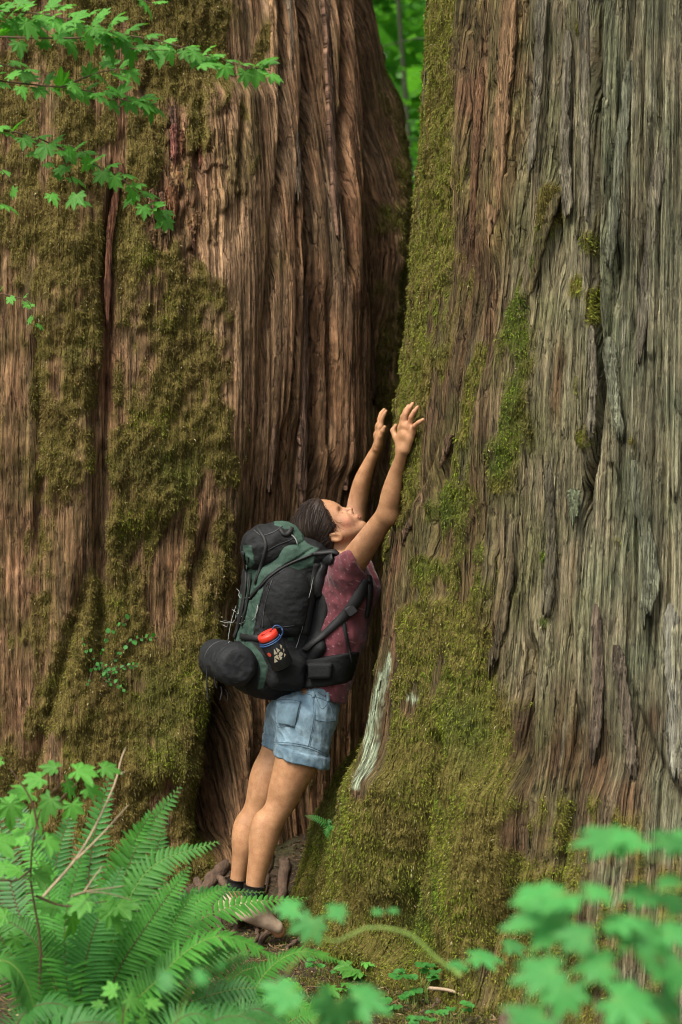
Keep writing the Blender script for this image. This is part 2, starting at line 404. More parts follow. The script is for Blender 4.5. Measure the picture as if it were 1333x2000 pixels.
R_GROOVES = [([(1168, -100), (1165, 300), (1164, 600), (1170, 760), (1155, 900), (1140, 960)], 9, .13),
             ([(912, 230), (915, 420), (900, 650), (892, 760), (862, 960), (850, 1040)], 6, .03),
             ([(1086, -50), (1084, 250), (1082, 420), (1100, 560)], 5, .03), ([(1040, 60), (1010, 260), (978, 470), (945, 700)], 5, .03),
             ([(1000, -50), (975, 150), (948, 430), (935, 560)], 6, .025), ([(1240, -50), (1215, 200), (1190, 420)], 8, .045),
             ([(1285, 200), (1262, 420), (1240, 640)], 7, .035), ([(1205, 520), (1190, 690)], 10, .05),
             ([(1028, 1290), (1022, 1500), (1012, 1700), (1000, 1790)], 14, .07), ([(838, 1480), (812, 1600), (790, 1740), (770, 1850)], 17, .08),
             ([(1122, 1420), (1112, 1560), (1092, 1700), (1080, 1800)], 10, .06), ([(730, 1240), (705, 1420), (680, 1520), (655, 1650)], 9, .06),
             ([(965, 1080), (950, 1230), (940, 1330)], 8, .035), ([(1030, 880), (1020, 1000), (985, 1200)], 6, .03),
             ([(1110, 1240), (1118, 1400)], 7, .03), ([(1232, 1380), (1290, 1500), (1325, 1560)], 14, .05), ([(860, 840), (830, 960)], 7, .03),
             ([(1290, 700), (1300, 900), (1290, 1150), (1275, 1300)], 6, .03), ([(1205, 960), (1230, 1100), (1225, 1300)], 6, .03)]
R_RIDGES = [([(1150, -100), (1150, 880)], 14, .035), ([(1180, -100), (1182, 700)], 12, .03), ([(1005, -50), (985, 200), (972, 380), (958, 470)], 22, .018),
            ([(960, 1560), (940, 1700), (930, 1820), (960, 1960)], 62, .11), ([(1190, 1560), (1185, 1750), (1180, 1900)], 55, .07),
            ([(740, 1540), (710, 1680), (690, 1850)], 45, .07), ([(870, 880), (835, 960), (800, 1040)], 12, .02), ([(1250, 860), (1265, 1040), (1262, 1200)], 16, .025),
            ([(1070, 380), (1048, 480), (1030, 560)], 16, .03), ([(960, 720), (935, 900), (900, 1080)], 10, .02), ([(1320, 1240), (1325, 1480)], 24, .03)]
def disp_r(px, py, s, z, moss):
    d, *_ = fibre(s, z, 40)
    d = d * (1 - .5 * moss)
    for p, w, a in R_GROOVES: d = d - pathval(px + 4 * pn(py * .008, a * 90, 0, 2), py, p, w, a)
    for p, w, a in R_RIDGES: d = d + pathval(px, py, p, w, a)
    d = d + .030 * fbm(s * 2.2, z * .7, 0, 2, 50) + .02 * sst(1350, 1750, py) * fbm(s * 5, z * 4, 0, 2, 52)
    return d
def moss_r(px, py, s, z):
    v = pathval(px, py, [(868, -200), (862, 0), (868, 120), (846, 300), (848, 440), (838, 560), (815, 690), (796, 850), (800, 1000), (770, 1080)], 36, .95)
    v = v + pathval(px, py, [(905, 350), (910, 640), (870, 700)], 14, .5)
    v = v + pathval(px, py, [(1085, 390), (1040, 510), (1012, 620), (1030, 720), (1000, 820), (978, 930)], 30, .8)
    v = v + pathval(px, py, [(932, 700), (915, 800), (890, 900)], 13, .7) + pathval(px, py, [(905, 980), (920, 1100), (890, 1250)], 36, .6)
    for b in [(1140, 470, 20, 32, 1), (1122, 560, 28, 42, 1), (1152, 600, 18, 46, .9), (1135, 55, 22, 34, 1.1), (1115, 640, 28, 30, .8), (1125, 770, 30, 50, .8), (1130, 860, 26, 34, .8),
              (855, 990, 44, 45, .8), (825, 1112, 42, 28, .9), (1074, 1088, 20, 18, 1.1), (1060, 1215, 18, 22, 1.0), (1035, 850, 30, 60, .4), (780, 1280, 70, 70, .75), (1235, 865, 12, 14, .9),
              (880, 1350, 60, 90, .8), (900, 1440, 90, 60, .8), (1000, 1560, 90, 60, .3), (620, 1600, 70, 150, .9), (1200, 1060, 16, 20, .5), (840, 1220, 80, 60, .6)]:
        v = v + blob(px, py, *b)
    v = v + .62 * sst(1260, 1420, py) * sst(1060, 960, px) + .62 * sst(1480, 1600, py) + .22 * sst(1000, 1300, py) * sst(1080, 960, px)
    v = v + .22 * sst(1040, 900, px) + .10
    for p, w, a in [([(872, 870), (830, 960), (795, 1050)], 15, .9), ([(775, 1060), (755, 1140), (735, 1240)], 24, .75), ([(905, 1130), (872, 1230), (838, 1340)], 13, .7),
                    ([(835, 1520), (812, 1600)], 17, .9), ([(758, 1278), (744, 1345), (734, 1410), (727, 1490), (728, 1535)], 20, 1.6), ([(985, 1860), (965, 1990)], 45, .7),
                    ([(900, 0), (912, 240), (905, 600), (880, 760)], 10, .5), ([(1020, 1440), (1010, 1560), (1000, 1640)], 30, .55), ([(800, 1355), (790, 1380)], 14, 1.3), ([(1290, 1500), (1310, 1640)], 60, .5),
                    ([(1122, 950), (1122, 1020)], 18, 1.0)]:
        v = v - pathval(px, py, p, w, a)
    v = v - .42 * sst(.02, .5, fbm(s * 5, z * 1.7, 0, 2, 66)) - .25 * sst(.1, .5, pn(s * 12, z * 2.2, 0, 68)); n = .42 * fbm(s * 8, z * 5, 0, 3, 60) + .30 * pn(s * 30, z * 14, 0, 63) + .22 * pn(s * 40, z * 3, 0, 64)
    return sst(.40, .80, v * 1.0 + n)
def col_r(px, py, s, z, moss, d):
    n1 = fbm(s * 14, z * 1.2, 0, 3, 70); n2 = fbm(s * 6, z * 5, 0, 3, 73); n3 = pn(s * 50, z * 4, 0, 76); n4 = pn(s * 110, z * 30, 0, 77)
    grey = np.array([.36, .325, .20]); brown = np.array([.15, .092, .046]); lich = np.array([.20, .215, .125]); tan = np.array([.34, .21, .10]); red = np.array([.17, .085, .045]); pale = np.array([.36, .35, .24])
    c = lerp3(np.repeat(brown[None], len(px), 0), grey, np.clip(sst(900, 1040, px) * sst(1500, 1250, py) * .9 + .45 * n1, 0, 1))
    c = lerp3(c, brown * 1.25, np.clip(blob(px, py, 960, 700, 110, 420, .55), 0, 1)); c = lerp3(c, tan, np.clip(pathval(px, py, [(1005, -100), (992, 150), (978, 330), (960, 470)], 26, 1.2) + pathval(px, py, [(870, 860), (835, 960), (800, 1050)], 15, .7) + pathval(px, py, [(965, -100), (950, 150), (935, 260)], 20, .6) + .25 * n3 * (px < 1100), 0, 1))
    c = lerp3(c, red, np.clip(pathval(px, py, [(925, 100), (915, 350), (905, 700), (880, 900)], 24, .7) + pathval(px, py, [(770, 1050), (740, 1230)], 26, .7) + pathval(px, py, [(838, 1500), (805, 1650)], 22, .9) + pathval(px, py, [(1095, 700), (1085, 790)], 12, .9)
        + blob(px, py, 955, 1240, 25, 50, .6) + blob(px, py, 1150, 120, 20, 50, .5) + .5 * sst(1150, 1500, py) * np.clip(n2, 0, 1), 0, 1))
    c = lerp3(c, lich, np.clip(pathval(px, py, [(1190, -100), (1190, 400), (1180, 700)], 20, .8) + pathval(px, py, [(1060, -100), (1050, 300)], 24, .35) + pathval(px, py, [(930, 700), (905, 900)], 18, .5) + sst(1100, 1240, px) * .45 + pathval(px, py, [(1215, 660), (1225, 850), (1240, 1050)], 22, .6)
        + blob(px, py, 1135, 1050, 30, 100, .6) + .7 * n2 * sst(950, 1100, px), 0, .95))
    c = lerp3(c, pale, np.clip(.9 * sst(.35, .8, n3) * sst(980, 1150, px) + pathval(px, py, [(1315, 1240), (1320, 1500)], 26, .5), 0, .8))
    paint = np.array([.46, .54, .36])
    pm = np.clip(pathval(px, py, [(758, 1278, 4), (752, 1310, 9), (744, 1345, 10), (734, 1410, 11), (724, 1490, 11), (720, 1535, 10)], 15, 2.0) * (py > 1274) * (py < 1540) + blob(px, py, 795, 1365, 10, 17, 1.6) + blob(px, py, 1122, 990, 13, 28, 1.0) + .5 * n4 * 1.2 - .55, 0, 1)
    pm = sst(.15, .7, pm) * sst(-.75, .1, n3 + .6 * n4)
    c = lerp3(c, paint, pm)
    c = c * (1 + .22 * n4 + .28 * n3)[:, None]
    mc = lerp3(np.repeat(np.array([[.14, .115, .028]]), len(px), 0), np.array([.06, .09, .012]), np.clip(RT.green(px, py) + .4 * n2, 0, 1))
    c = lerp3(c, np.array([.15, .15, .045]), np.clip(.32 + .5 * n2 + .3 * n1, 0, .6) * (1 - pm) * sst(1250, 1000, px))   # thin algae film
    return np.clip(lerp3(c, mc * (1 + .3 * n4)[:, None], moss), .004, .9)

# ---- left cedar
LT = Tree(-1.15, 1.90, [(740, -400), (746, 0), (770, 140), (783, 260), (798, 350), (815, 450), (825, 600), (825, 900), (805, 1200), (830, 1500), (860, 1750)], 'L', 2)
# the left cedar shows its right silhouette: r = -(cx cos a - (D0+cy) sin a)
LT.rr = np.abs(LT.rr)
def lob_l(th, z):
    t = np.asarray(th) % (2 * math.pi)
    e = sst(2 * math.pi - .25, 2 * math.pi - .7, t)      # silhouette (theta ~ 0) keeps its table
    fl = sst(1.5, 0, z)
    return e * (fl * (.06 + .05 * np.sin(t * 6.0 + 2.4)) + .012 * np.sin(t * 9 + 1))
LT.lobes = lob_l; LT.olive = (.135, .118, .024)
LT.calibrate(np.array(LT.edge, float), .035)
LT.green = lambda px, py: (blob(px, py, 330, 920, 110, 70, .8) + blob(px, py, 270, 470, 60, 60, .6) + blob(px, py, 360, 1400, 90, 160, .6) + blob(px, py, 30, 950, 60, 100, .4)
    + blob(px, py, 150, 690, 40, 40, .7) + blob(px, py, 250, 1400, 120, 120, .3) + pathval(px, py, [(770, 200), (775, 700)], 40, .3) - .3)
L_GROOVES = [([(590, -100), (596, 250), (606, 500), (613, 800), (612, 1000), (590, 1180), (560, 1350)], 11, .16),
             ([(700, -100), (712, 200), (728, 420), (745, 650), (760, 900)], 15, .12), ([(222, 380), (206, 520), (212, 700), (208, 900)], 9, .06),
             ([(455, 1330), (430, 1450), (420, 1620)], 28, .30), ([(505, 1330), (508, 1560)], 9, .10), ([(545, -100), (540, 300), (500, 700), (495, 900)], 8, .05),
             ([(655, -100), (660, 250), (670, 500)], 7, .05), ([(395, 1060), (365, 1180)], 14, .05), ([(72, 700), (80, 1050)], 12, .045), ([(165, 1150), (70, 1500)], 14, .05),
             ([(385, 220), (382, 340)], 5, .03), ([(575, 300), (572, 560), (556, 900)], 5, .04), ([(640, 600), (648, 950)], 6, .04), ([(455, 230), (450, 420)], 7, .03), ([(190, 780), (200, 1250)], 14, .05)]
L_RIDGES = [([(450, 200), (455, 600), (440, 1000), (380, 1250), (340, 1500)], 75, .09), ([(560, -100), (575, 300), (560, 800)], 26, .04), ([(650, -100), (680, 350), (680, 900)], 34, .06),
            ([(300, 500), (310, 1000)], 60, .04), ([(120, 200), (140, 1000), (120, 1500)], 60, .05), ([(525, -100), (530, 250)], 10, .03), ([(765, 200), (772, 500)], 18, .05), ([(480, 1350), (470, 1600)], 16, .06)]
def disp_l(px, py, s, z, moss):
    bare = sst(400, 460, px)
    d1, *_ = fibre(s, z, 80, .45, .55, .35); d2 = .02 * fbm(s * 9, z * 5, 0, 3, 90) + .006 * pn(s * 60, z * 14, 0, 93)
    flake = sst(.25, .6, blob(px, py, 375, 340, 95, 160, 1.0) + .2 * pn(px / 20, py / 30, 0, 4))
    a = s * 30 + .5 * pn(s * 12, z * 9, 0, 95); b = z * 11 + 1.5 * hsh(np.floor(a), 3) + .4 * pn(s * 30, z * 20, 0, 96)
    h = hsh(np.floor(a), np.floor(b), 5); fe = np.minimum(sst(0, .15, a % 1), sst(0, .12, b % 1))
    d = d1 * (.55 + .45 * bare) * (1 - .4 * moss) + d2 * (1 - bare) + flake * fe * (h * .024 - .004)
    for p, w, q in L_GROOVES: d = d - pathval(px + 4 * pn(py * .008, q * 90, 0, 2), py, p, w, q)
    for p, w, q in L_RIDGES: d = d + pathval(px, py, p, w, q)
    return d + .03 * fbm(s * 2, z * .3, 0, 2, 97)
def moss_l(px, py, s, z):
    v = .82 * sst(455, 395, px + 25 * pn(py / 60, 3.3, 0, 5)) 
    v = v + pathval(px, py, [(762, 60), (776, 350), (772, 600), (766, 860)], 26, .75) + pathval(px, py, [(700, 0), (712, 350)], 12, .45) + pathval(px, py, [(520, 60), (470, 200), (468, 370)], 18, .6)
    for b in [(430, 90, 80, 110, .55), (385, 540, 14, 34, .7), (495, 450, 12, 40, .5), (330, 920, 90, 60, .35), (370, 1400, 85, 140, .55), (420, 230, 40, 60, .3), (430, 1200, 40, 90, .25), (270, 450, 40, 80, .3), (450, 900, 30, 120, .25)]:
        v = v + blob(px, py, *b)
    for p, w, a in [([(345, 235), (335, 320), (305, 440)], 20, .85), ([(240, 200), (236, 300), (212, 430), (210, 600), (212, 770)], 11, 1.1), ([(90, 150), (85, 350)], 14, .5), ([(330, 1070), (305, 1190)], 17, .9),
                    ([(398, 950), (385, 1040)], 13, .9), ([(135, 1120), (120, 1200)], 20, .5), ([(20, 520), (25, 1050), (40, 1450)], 46, .55), ([(115, 1000), (130, 1150)], 30, .35), ([(200, 850), (195, 1100)], 10, .5), ([(100, 600), (110, 760)], 20, .3)]:
        v = v - pathval(px, py, p, w, a)
    v = v - blob(px, py, 415, 330, 42, 130, 1.1) - blob(px, py, 350, 440, 60, 50, .7) - blob(px, py, 100, 1020, 110, 80, .2)
    v = v - .30 * sst(.05, .5, fbm(s * 5, z * 1.7, 0, 2, 106)) - .15 * sst(.1, .5, pn(s * 12, z * 2.2, 0, 108)); n = .42 * fbm(s * 8, z * 5, 0, 3, 100) + .28 * pn(s * 28, z * 16, 0, 103) + .2 * pn(s * 30, z * 3, 0, 104)
    return sst(.27, .68, v * .95 + n)
def col_l(px, py, s, z, moss, d):
    n1 = fbm(s * 12, z * 1.0, 0, 3, 110); n2 = fbm(s * 7, z * 5, 0, 3, 113); n3 = pn(s * 60, z * 3.5, 0, 116); n4 = pn(s * 120, z * 35, 0, 117)
    brown = np.array([.28, .150, .075]); tan = np.array([.54, .34, .19]); grey = np.array([.17, .135, .085]); red = np.array([.27, .118, .062])
    c = lerp3(np.repeat(brown[None], len(px), 0), tan, np.clip(blob(px, py, 440, 480, 70, 300, .85) + pathval(px, py, [(528, -100), (520, 300), (540, 600), (500, 900)], 16, .6) + .65 * n3 * sst(390, 470, px) + .2 * n1 + .12, 0, .95))
    c = lerp3(c, red, np.clip(blob(px, py, 370, 350, 80, 130, .6) + pathval(px, py, [(235, 200), (212, 430), (212, 780)], 16, .9) + blob(px, py, 320, 1140, 30, 80, .8) + .5 * n2 + pathval(px, py, [(690, -100), (700, 500), (690, 1000)], 60, .35), 0, .85))
    c = lerp3(c, grey, np.clip(blob(px, py, 590, 150, 60, 300, .5) + blob(px, py, 645, 480, 30, 180, .5) + .5 * n1 - .1, 0, .8))
    c = lerp3(c, np.array([.13, .105, .035]), np.clip(.6 * n2 + sst(520, 380, px) * .35 + pathval(px, py, [(480, 50), (460, 350)], 30, .5) + blob(px, py, 430, 1250, 60, 120, .4), 0, .75))
    c = c * (1 + .25 * n4 + .30 * n3)[:, None]
    mc = lerp3(np.repeat(np.array([[.15, .115, .030]]), len(px), 0), np.array([.07, .085, .014]), np.clip(LT.green(px, py) + .4 * n2, 0, 1))
    return np.clip(lerp3(c, mc * (1 + .3 * n4)[:, None], moss), .004, .9)

zs = np.concatenate([np.arange(-.45, 4.0, .0092), np.arange(4.1, 9.5, .12)])
rtree = empty('cedar_tree', 'giant grey-barked cedar on the right that the hiker leans on', 'tree', (1.35, .2, 0), 'giant cedars')
ltree = empty('cedar_tree', 'giant reddish cedar thick with olive moss, behind the backpack', 'tree', (-1.15, 1.9, 0), 'giant cedars')
th_r = np.concatenate([np.linspace(.93 * np.pi, 1.47 * np.pi, 660, endpoint=False), np.linspace(1.47 * np.pi, 2.93 * np.pi, 90, endpoint=False)])
th_l = np.concatenate([np.linspace(1.42 * np.pi, 2.06 * np.pi, 500, endpoint=False), np.linspace(.06 * np.pi + 2 * np.pi, 3.42 * np.pi, 90, endpoint=False)])
zl = np.concatenate([np.arange(-.3, 4.25, .0095), np.arange(4.3, 9.5, .12)])
NSPR = 260000
build_trunk(RT, 'trunk', '', th_r, zs, disp_r, col_r, moss_r, NSPR, None)
build_trunk(LT, 'trunk', '', th_l, zl, disp_l, col_l, moss_l, NSPR, None)
def adopt(tree, names):
    inv = Matrix.Translation(tree.location).inverted()
    for n in names:
        o = bpy.data.objects[n]; o.parent = tree; o.matrix_parent_inverse = inv
adopt(rtree, ['trunk', 'moss']); adopt(ltree, ['trunk.001', 'moss.001'])

# ------------------------------------------------------------------ roots, bark slabs, litter
def conform(T, px, py, off):
    P, n = T.hit(px, py)
    if P is None: return None, None
    return P + n * off, n
def bark_slab(T, tree, path, w0, w1, off, thick, col, name='bark_strip', seed=0, curl=.0, rag=.25):
    """a long plank of bark lying on the trunk, free of it at the lower end"""
    pts = spline(path, 26); rr = np.random.RandomState(seed); rows = []; ns = []
    for i, (px, py) in enumerate(pts):
        t = i / 25; P, n = conform(T, px, py, off * .75 - .004 + curl * .7 * t * t)
        if P is None: return
        w = (w0 + (w1 - w0) * t) * (1 + .28 * pn(py / 40., seed * 3.1, 0, seed) + .10 * rr.randn()) * (min(1, t * 9 + .35)) * (min(1, (1 - t) * 7 + rag + .3 * rr.rand()))
        side = Vector((-n.y, n.x, 0)).normalized(); row = []
        for k, u in enumerate(np.linspace(-1, 1, 7)):
            h = .005 * pn(u * 2.5 + seed, py / 130., 0, 3) + (.003 * (1 - u * u)) + .0015 * rr.randn()
            row.append(P + side * (u * w) + n * h + Vector((0, 0, (.02 * rr.randn() * (t > .95)))))
        rows.append(row); ns.append(n)
    V = []; F = []
    for r, n in zip(rows, ns):
        V += [list(p) for p in r] + [list(p - n * thick) for p in r]
    V = np.array(V); 
    for i in range(len(rows) - 1):
        a = i * 14; b = a + 14
        for k in range(6):
            F.append((a + k, a + k + 1, b + k + 1, b + k)); F.append((a + 7 + k, b + 7 + k, b + 8 + k, a + 8 + k))
        F.append((a, b, b + 7, a + 7)); F.append((a + 6, a + 13, b + 13, b + 6))
    for a in (0, (len(rows) - 1) * 14):
        for k in range(6): F.append((a + k, a + 7 + k, a + 8 + k, a + k + 1))
    F = np.array(F); th = np.arctan2(V[:, 1] - T.c[1], V[:, 0] - T.c[0]) % (2 * np.pi)
    C = np.array(col)[None] * (1 + .35 * pn(V[:, 2] * 3, th * 90, 0, seed))[:, None]
    o = mesh_np(name, V, F, M['bark'], None, attrs={'Col': np.clip(C, .01, .9), 'moss': np.zeros(len(V))}, uv=np.stack([th * 1.3 + seed, V[:, 2]], -1))
    o.parent = tree; o.matrix_parent_inverse = Matrix.Translation(tree.location).inverted()
GREY = (.23, .205, .14); TAN = (.36, .22, .11); BRN = (.15, .09, .05); RED = (.20, .085, .045); LIC = (.22, .23, .15)
for i, (p, a, b, off, th, c) in enumerate([
    ([(1002, -60), (990, 120), (978, 300), (960, 475)], .030, .018, .020, .02, TAN),
    ([(1095, 375), (1066, 440), (1048, 520), (1022, 600)], .022, .016, .022, .02, (.17, .14, .06)),
    ([(1192, 660), (1200, 760), (1215, 850)], .022, .014, .03, .02, LIC),
    ([(1240, 900), (1258, 1020), (1275, 1120), (1262, 1200)], .02, .025, .026, .02, LIC),
    ([(1142, -60), (1145, 200), (1148, 420)], .018, .012, .028, .02, GREY),
    ([(1160, 640), (1164, 760), (1160, 850)], .012, .012, .05, .02, GREY),
    ([(880, 850), (850, 930), (812, 1010), (795, 1050)], .020, .013, .018, .016, (.22, .14, .08)),
    ([(1122, 955), (1124, 1015)], .018, .012, .02, .012, (.28, .32, .19)),
    ([(1060, -40), (1052, 150), (1040, 330)], .018, .012, .014, .014, GREY),
    ([(1110, 60), (1104, 260), (1112, 420)], .014, .018, .012, .014, GREY),
    ([(1290, 300), (1268, 500), (1250, 700)], .020, .016, .022, .018, GREY),
    ([(1232, 120), (1210, 330), (1192, 520)], .018, .014, .024, .018, LIC),
    ([(1310, 1180), (1318, 1350), (1326, 1520)], .022, .030, .026, .02, (.30, .29, .22)),
    ([(1070, 900), (1078, 1050), (1070, 1200)], .013, .018, .014, .014, (.18, .16, .10)),
    ([(1165, 1180), (1170, 1350), (1160, 1480)], .016, .016, .018, .014, (.17, .13, .09)),
    ([(940, 130), (930, 300), (925, 470)], .016, .010, .014, .014, (.22, .12, .06)),
    ([(1000, 1080), (985, 1200), (960, 1310)], .012, .016, .014, .014, (.14, .11, .06)),
    ([(1205, 1260), (1225, 1400), (1240, 1520)], .020, .014, .018, .016, (.2, .16, .11)),
]): bark_slab(RT, rtree, p, a, b, off, th, c, seed=i + 1, curl=.012)
for i, (p, a, b, off, th, c) in enumerate([
    ([(525, -60), (528, 60), (530, 210)], .018, .014, .05, .02, TAN), ([(508, 190), (512, 420), (520, 640)], .022, .012, .035, .02, TAN),
    ([(560, -40), (566, 200), (572, 380)], .016, .02, .05, .02, (.2, .15, .1)), ([(628, -40), (640, 240), (650, 460)], .02, .014, .04, .02, (.24, .14, .09)),
    ([(470, 560), (465, 760), (458, 930)], .02, .014, .03, .02, (.26, .16, .1)), ([(240, 320), (216, 450), (210, 620)], .012, .012, .012, .02, RED),
    ([(420, 420), (428, 560), (424, 700)], .018, .012, .03, .02, (.3, .18, .11)), ([(388, 960), (376, 1020), (366, 1080)], .022, .012, .02, .016, (.26, .12, .07)),
    ([(590, 560), (590, 760), (586, 980)], .014, .02, .03, .02, (.2, .12, .08)), ([(540, 500), (536, 760), (520, 960)], .016, .014, .035, .02, (.26, .16, .1)),
    ([(690, 420), (712, 600), (722, 780)], .02, .02, .03, .02, (.17, .09, .055)), ([(665, 560), (672, 760), (668, 950)], .018, .014, .04, .02, (.2, .11, .07)),
]): bark_slab(LT, ltree, p, a, b, off, th, c, seed=i + 30, curl=.01)
# flaky reddish plates on the left cedar
fr = np.random.RandomState(5)
for k in range(46):
    if k < 22: px, py = fr.uniform(388, 450), fr.uniform(205, 400)
    elif k < 34: px, py = fr.uniform(328, 352), fr.uniform(235, 400)
    else: px, py = fr.uniform(296, 385), fr.uniform(395, 478)
    L = fr.uniform(14, 34); sl_ = fr.uniform(-6, 6)
    bark_slab(LT, ltree, [(px, py - L), (px + sl_ * .5, py), (px + sl_, py + L)], fr.uniform(.010, .019), fr.uniform(.006, .013), fr.uniform(.02, .055), .012,
              (fr.uniform(.20, .34), fr.uniform(.11, .17), fr.uniform(.06, .09)), name='bark_flake', seed=60 + k, curl=fr.uniform(.004, .018), rag=.5)

root_mat = simple_mat('root_bark', (.13, .08, .05), .9, .65, 60, 1.0, .01, stretch=(1, .2, 1))
def root(pxs, r0, r1, lift=.02, tree=None, seed=0, n=30):
    P = spline(pxs, n); out = []
    for i, (x, y) in enumerate(P):
        out.append((x + .02 * pn(i * .3, seed), y + .02 * pn(i * .3, seed + 5.5), float(ground_z(x, y)) + lift * .3 + .010 * pn(i * .4, seed + 9)))
    r = np.linspace(r0, r1, n) * .62 * (1 + .25 * pn(np.arange(n) * .35, seed * 2.2)); r[-4:] *= [.8, .6, .4, .2]
    V, F = tube(out, r, 14); rd = 1 + .0 * V[:, 0]; ii = np.arange(len(V)) // 14; cc_ = np.array(out)[np.minimum(ii, n - 1)]; V = cc_ + (V - cc_) * (1 + .22 * pn(V[:, 0] * 60, V[:, 1] * 12, V[:, 2] * 60, seed))[:, None]; o = mesh_np('root', V, F, root_mat); o.parent = tree
    o.matrix_parent_inverse = Matrix.Translation(tree.location).inverted()
for i, r in enumerate([([(-.42, .75), (-.50, .45), (-.62, .2), (-.78, -.05)], .05, .022), ([(-.36, .70), (-.40, .42), (-.5, .15), (-.6, -.1), (-.7, -.25)], .045, .02),
                       ([(-.28, .7), (-.3, .4), (-.36, .15), (-.46, -.12)], .04, .016), ([(-.22, .65), (-.22, .35), (-.25, .1), (-.34, -.3)], .034, .014),
                       ([(-.6, .6), (-.7, .3), (-.9, .1)], .05, .02), ([(-.15, .6), (-.12, .3), (-.14, .05), (-.2, -.2)], .03, .012), ([(-.46, .5), (-.36, .3), (-.3, .1), (-.3, -.15)], .022, .01), ([(-.55, .5), (-.48, .3), (-.42, .0), (-.48, -.3)], .026, .01)]):
    root(r[0], r[1], r[2], tree=ltree, seed=i + 1)
for i, r in enumerate([([(.60, -.75), (.52, -.95), (.50, -1.15), (.44, -1.5)], .07, .05), ([(.28, -.45), (.38, -.72), (.40, -.85), (.52, -1.05)], .016, .012), ([(.9, -1.0), (.95, -1.2), (1.1, -1.5)], .08, .05), ([(.15, -.5), (.3, -.8), (.2, -1.0)], .012, .007)]):
    root(r[0], r[1], r[2], lift=.01, tree=rtree, seed=i + 20)

# litter: needles, twig bits and shreds of bark nobody could count
def litter(n):
    x = rng.uniform(-1.6, 1.4, n); y = rng.uniform(-2.2, 1.6, n)
    k = (x - RT.c[0])**2 + (y - RT.c[1])**2 > 1.35**2; x, y = x[k], y[k]; n = len(x)
    z = ground_z(x, y) + rng.uniform(0, .012, n); a = rng.uniform(0, 2 * np.pi, n); L = .006 + .03 * rng.random(n)**3; w = .0012 + .003 * rng.random(n)**2
    d = np.stack([np.cos(a), np.sin(a), rng.normal(0, .25, n)], 1); sdv = np.stack([-np.sin(a), np.cos(a), rng.normal(0, .4, n)], 1)
    B = np.stack([x, y, z], 1)
    V = np.stack([B - d * L[:, None], B + sdv * w[:, None], B + d * L[:, None], B - sdv * w[:, None]], 1).reshape(-1, 3)
    q = np.arange(n) * 4; F = np.stack([q, q + 1, q + 2, q + 3], 1)
    pal = np.array([[.20, .12, .06], [.10, .055, .03], [.28, .2, .11], [.06, .035, .02], [.12, .10, .03]]); C = pal[rng.integers(0, 5, n)] * (.6 + .7 * rng.random((n, 1)))
    o = mesh_np('leaf_litter', V, F, M['moss'], smooth=False, attrs={'Col': np.repeat(C, 4, 0)}); tag(o, kind='stuff')
litter(52000)
# low moss patches on the ground between the trunks
def ground_moss(n):
    x = rng.uniform(-.5, 1.2, n * 3); y = rng.uniform(-1.5, .3, n * 3)
    m = .5 * fbm(x * 4, y * 4, 0, 3, 12) + .55 * sst(.9, .2, np.hypot(x - .35, y + .75)) + .4 * sst(.5, 0, np.abs(np.hypot(x - 1.35, y - .2) - 1.55))
    k = rng.random(n * 3) < np.clip(m - .15, 0, 1); x, y = x[k][:n], y[k][:n]; n = len(x); z = ground_z(x, y)
    d = rng.normal(size=(n, 3)) * .6 + np.array([0, 0, .8]); d /= np.linalg.norm(d, axis=1)[:, None]; L = .007 + .014 * rng.random(n)
    sdv = np.cross(d, rng.normal(size=(n, 3))); sdv /= np.linalg.norm(sdv, axis=1)[:, None]; B = np.stack([x, y, z], 1)
    V = np.stack([B, B + d * (L * .5)[:, None] + sdv * .0016, B + d * L[:, None], B + d * (L * .5)[:, None] - sdv * .0016], 1).reshape(-1, 3)
    q = np.arange(n) * 4; C = lerp3(np.repeat(np.array([[.17, .15, .035]]), n, 0), np.array([.08, .11, .015]), rng.random(n)) * (.5 + .9 * rng.random((n, 1)))
    o = mesh_np('ground_moss', V, np.stack([q, q + 1, q + 2, q + 3], 1), M['moss'], smooth=False, attrs={'Col': np.repeat(C, 4, 0)}); tag(o, kind='stuff')
ground_moss(36000)

# ------------------------------------------------------------------ leaves
LM = {}
LM['maple'] = leaf_mat('maple_leaf', (.070, .24, .035), (.12, .36, .055), .6, .45, (1.0, 1.3, .35))
LM['maple_near'] = leaf_mat('near_maple_leaf', (.045, .215, .055), (.075, .31, .075), .55, .35, (.9, 1.3, .4))
LM['fern'] = leaf_mat('fern_leaf', (.040, .175, .022), (.075, .27, .034), .55, .35, (1.0, 1.3, .35))
LM['fern_dark'] = leaf_mat('fern_leaf_dark', (.030, .125, .025), (.050, .19, .035), .5, .3, (.9, 1.4, .4))
LM['huck'] = leaf_mat('small_leaf', (.04, .17, .03), (.06, .23, .045), .5, .4)
LM['stem_brown'] = simple_mat('stem_brown', (.09, .045, .02), .7, .3, 80, .3, .001)
LM['stem_green'] = simple_mat('stem_green', (.17, .27, .045), .7, .3, 80, .3, .001)
LM['twig'] = simple_mat('dead_twig', (.40, .30, .19), .8, .35, 60, .5, .002)

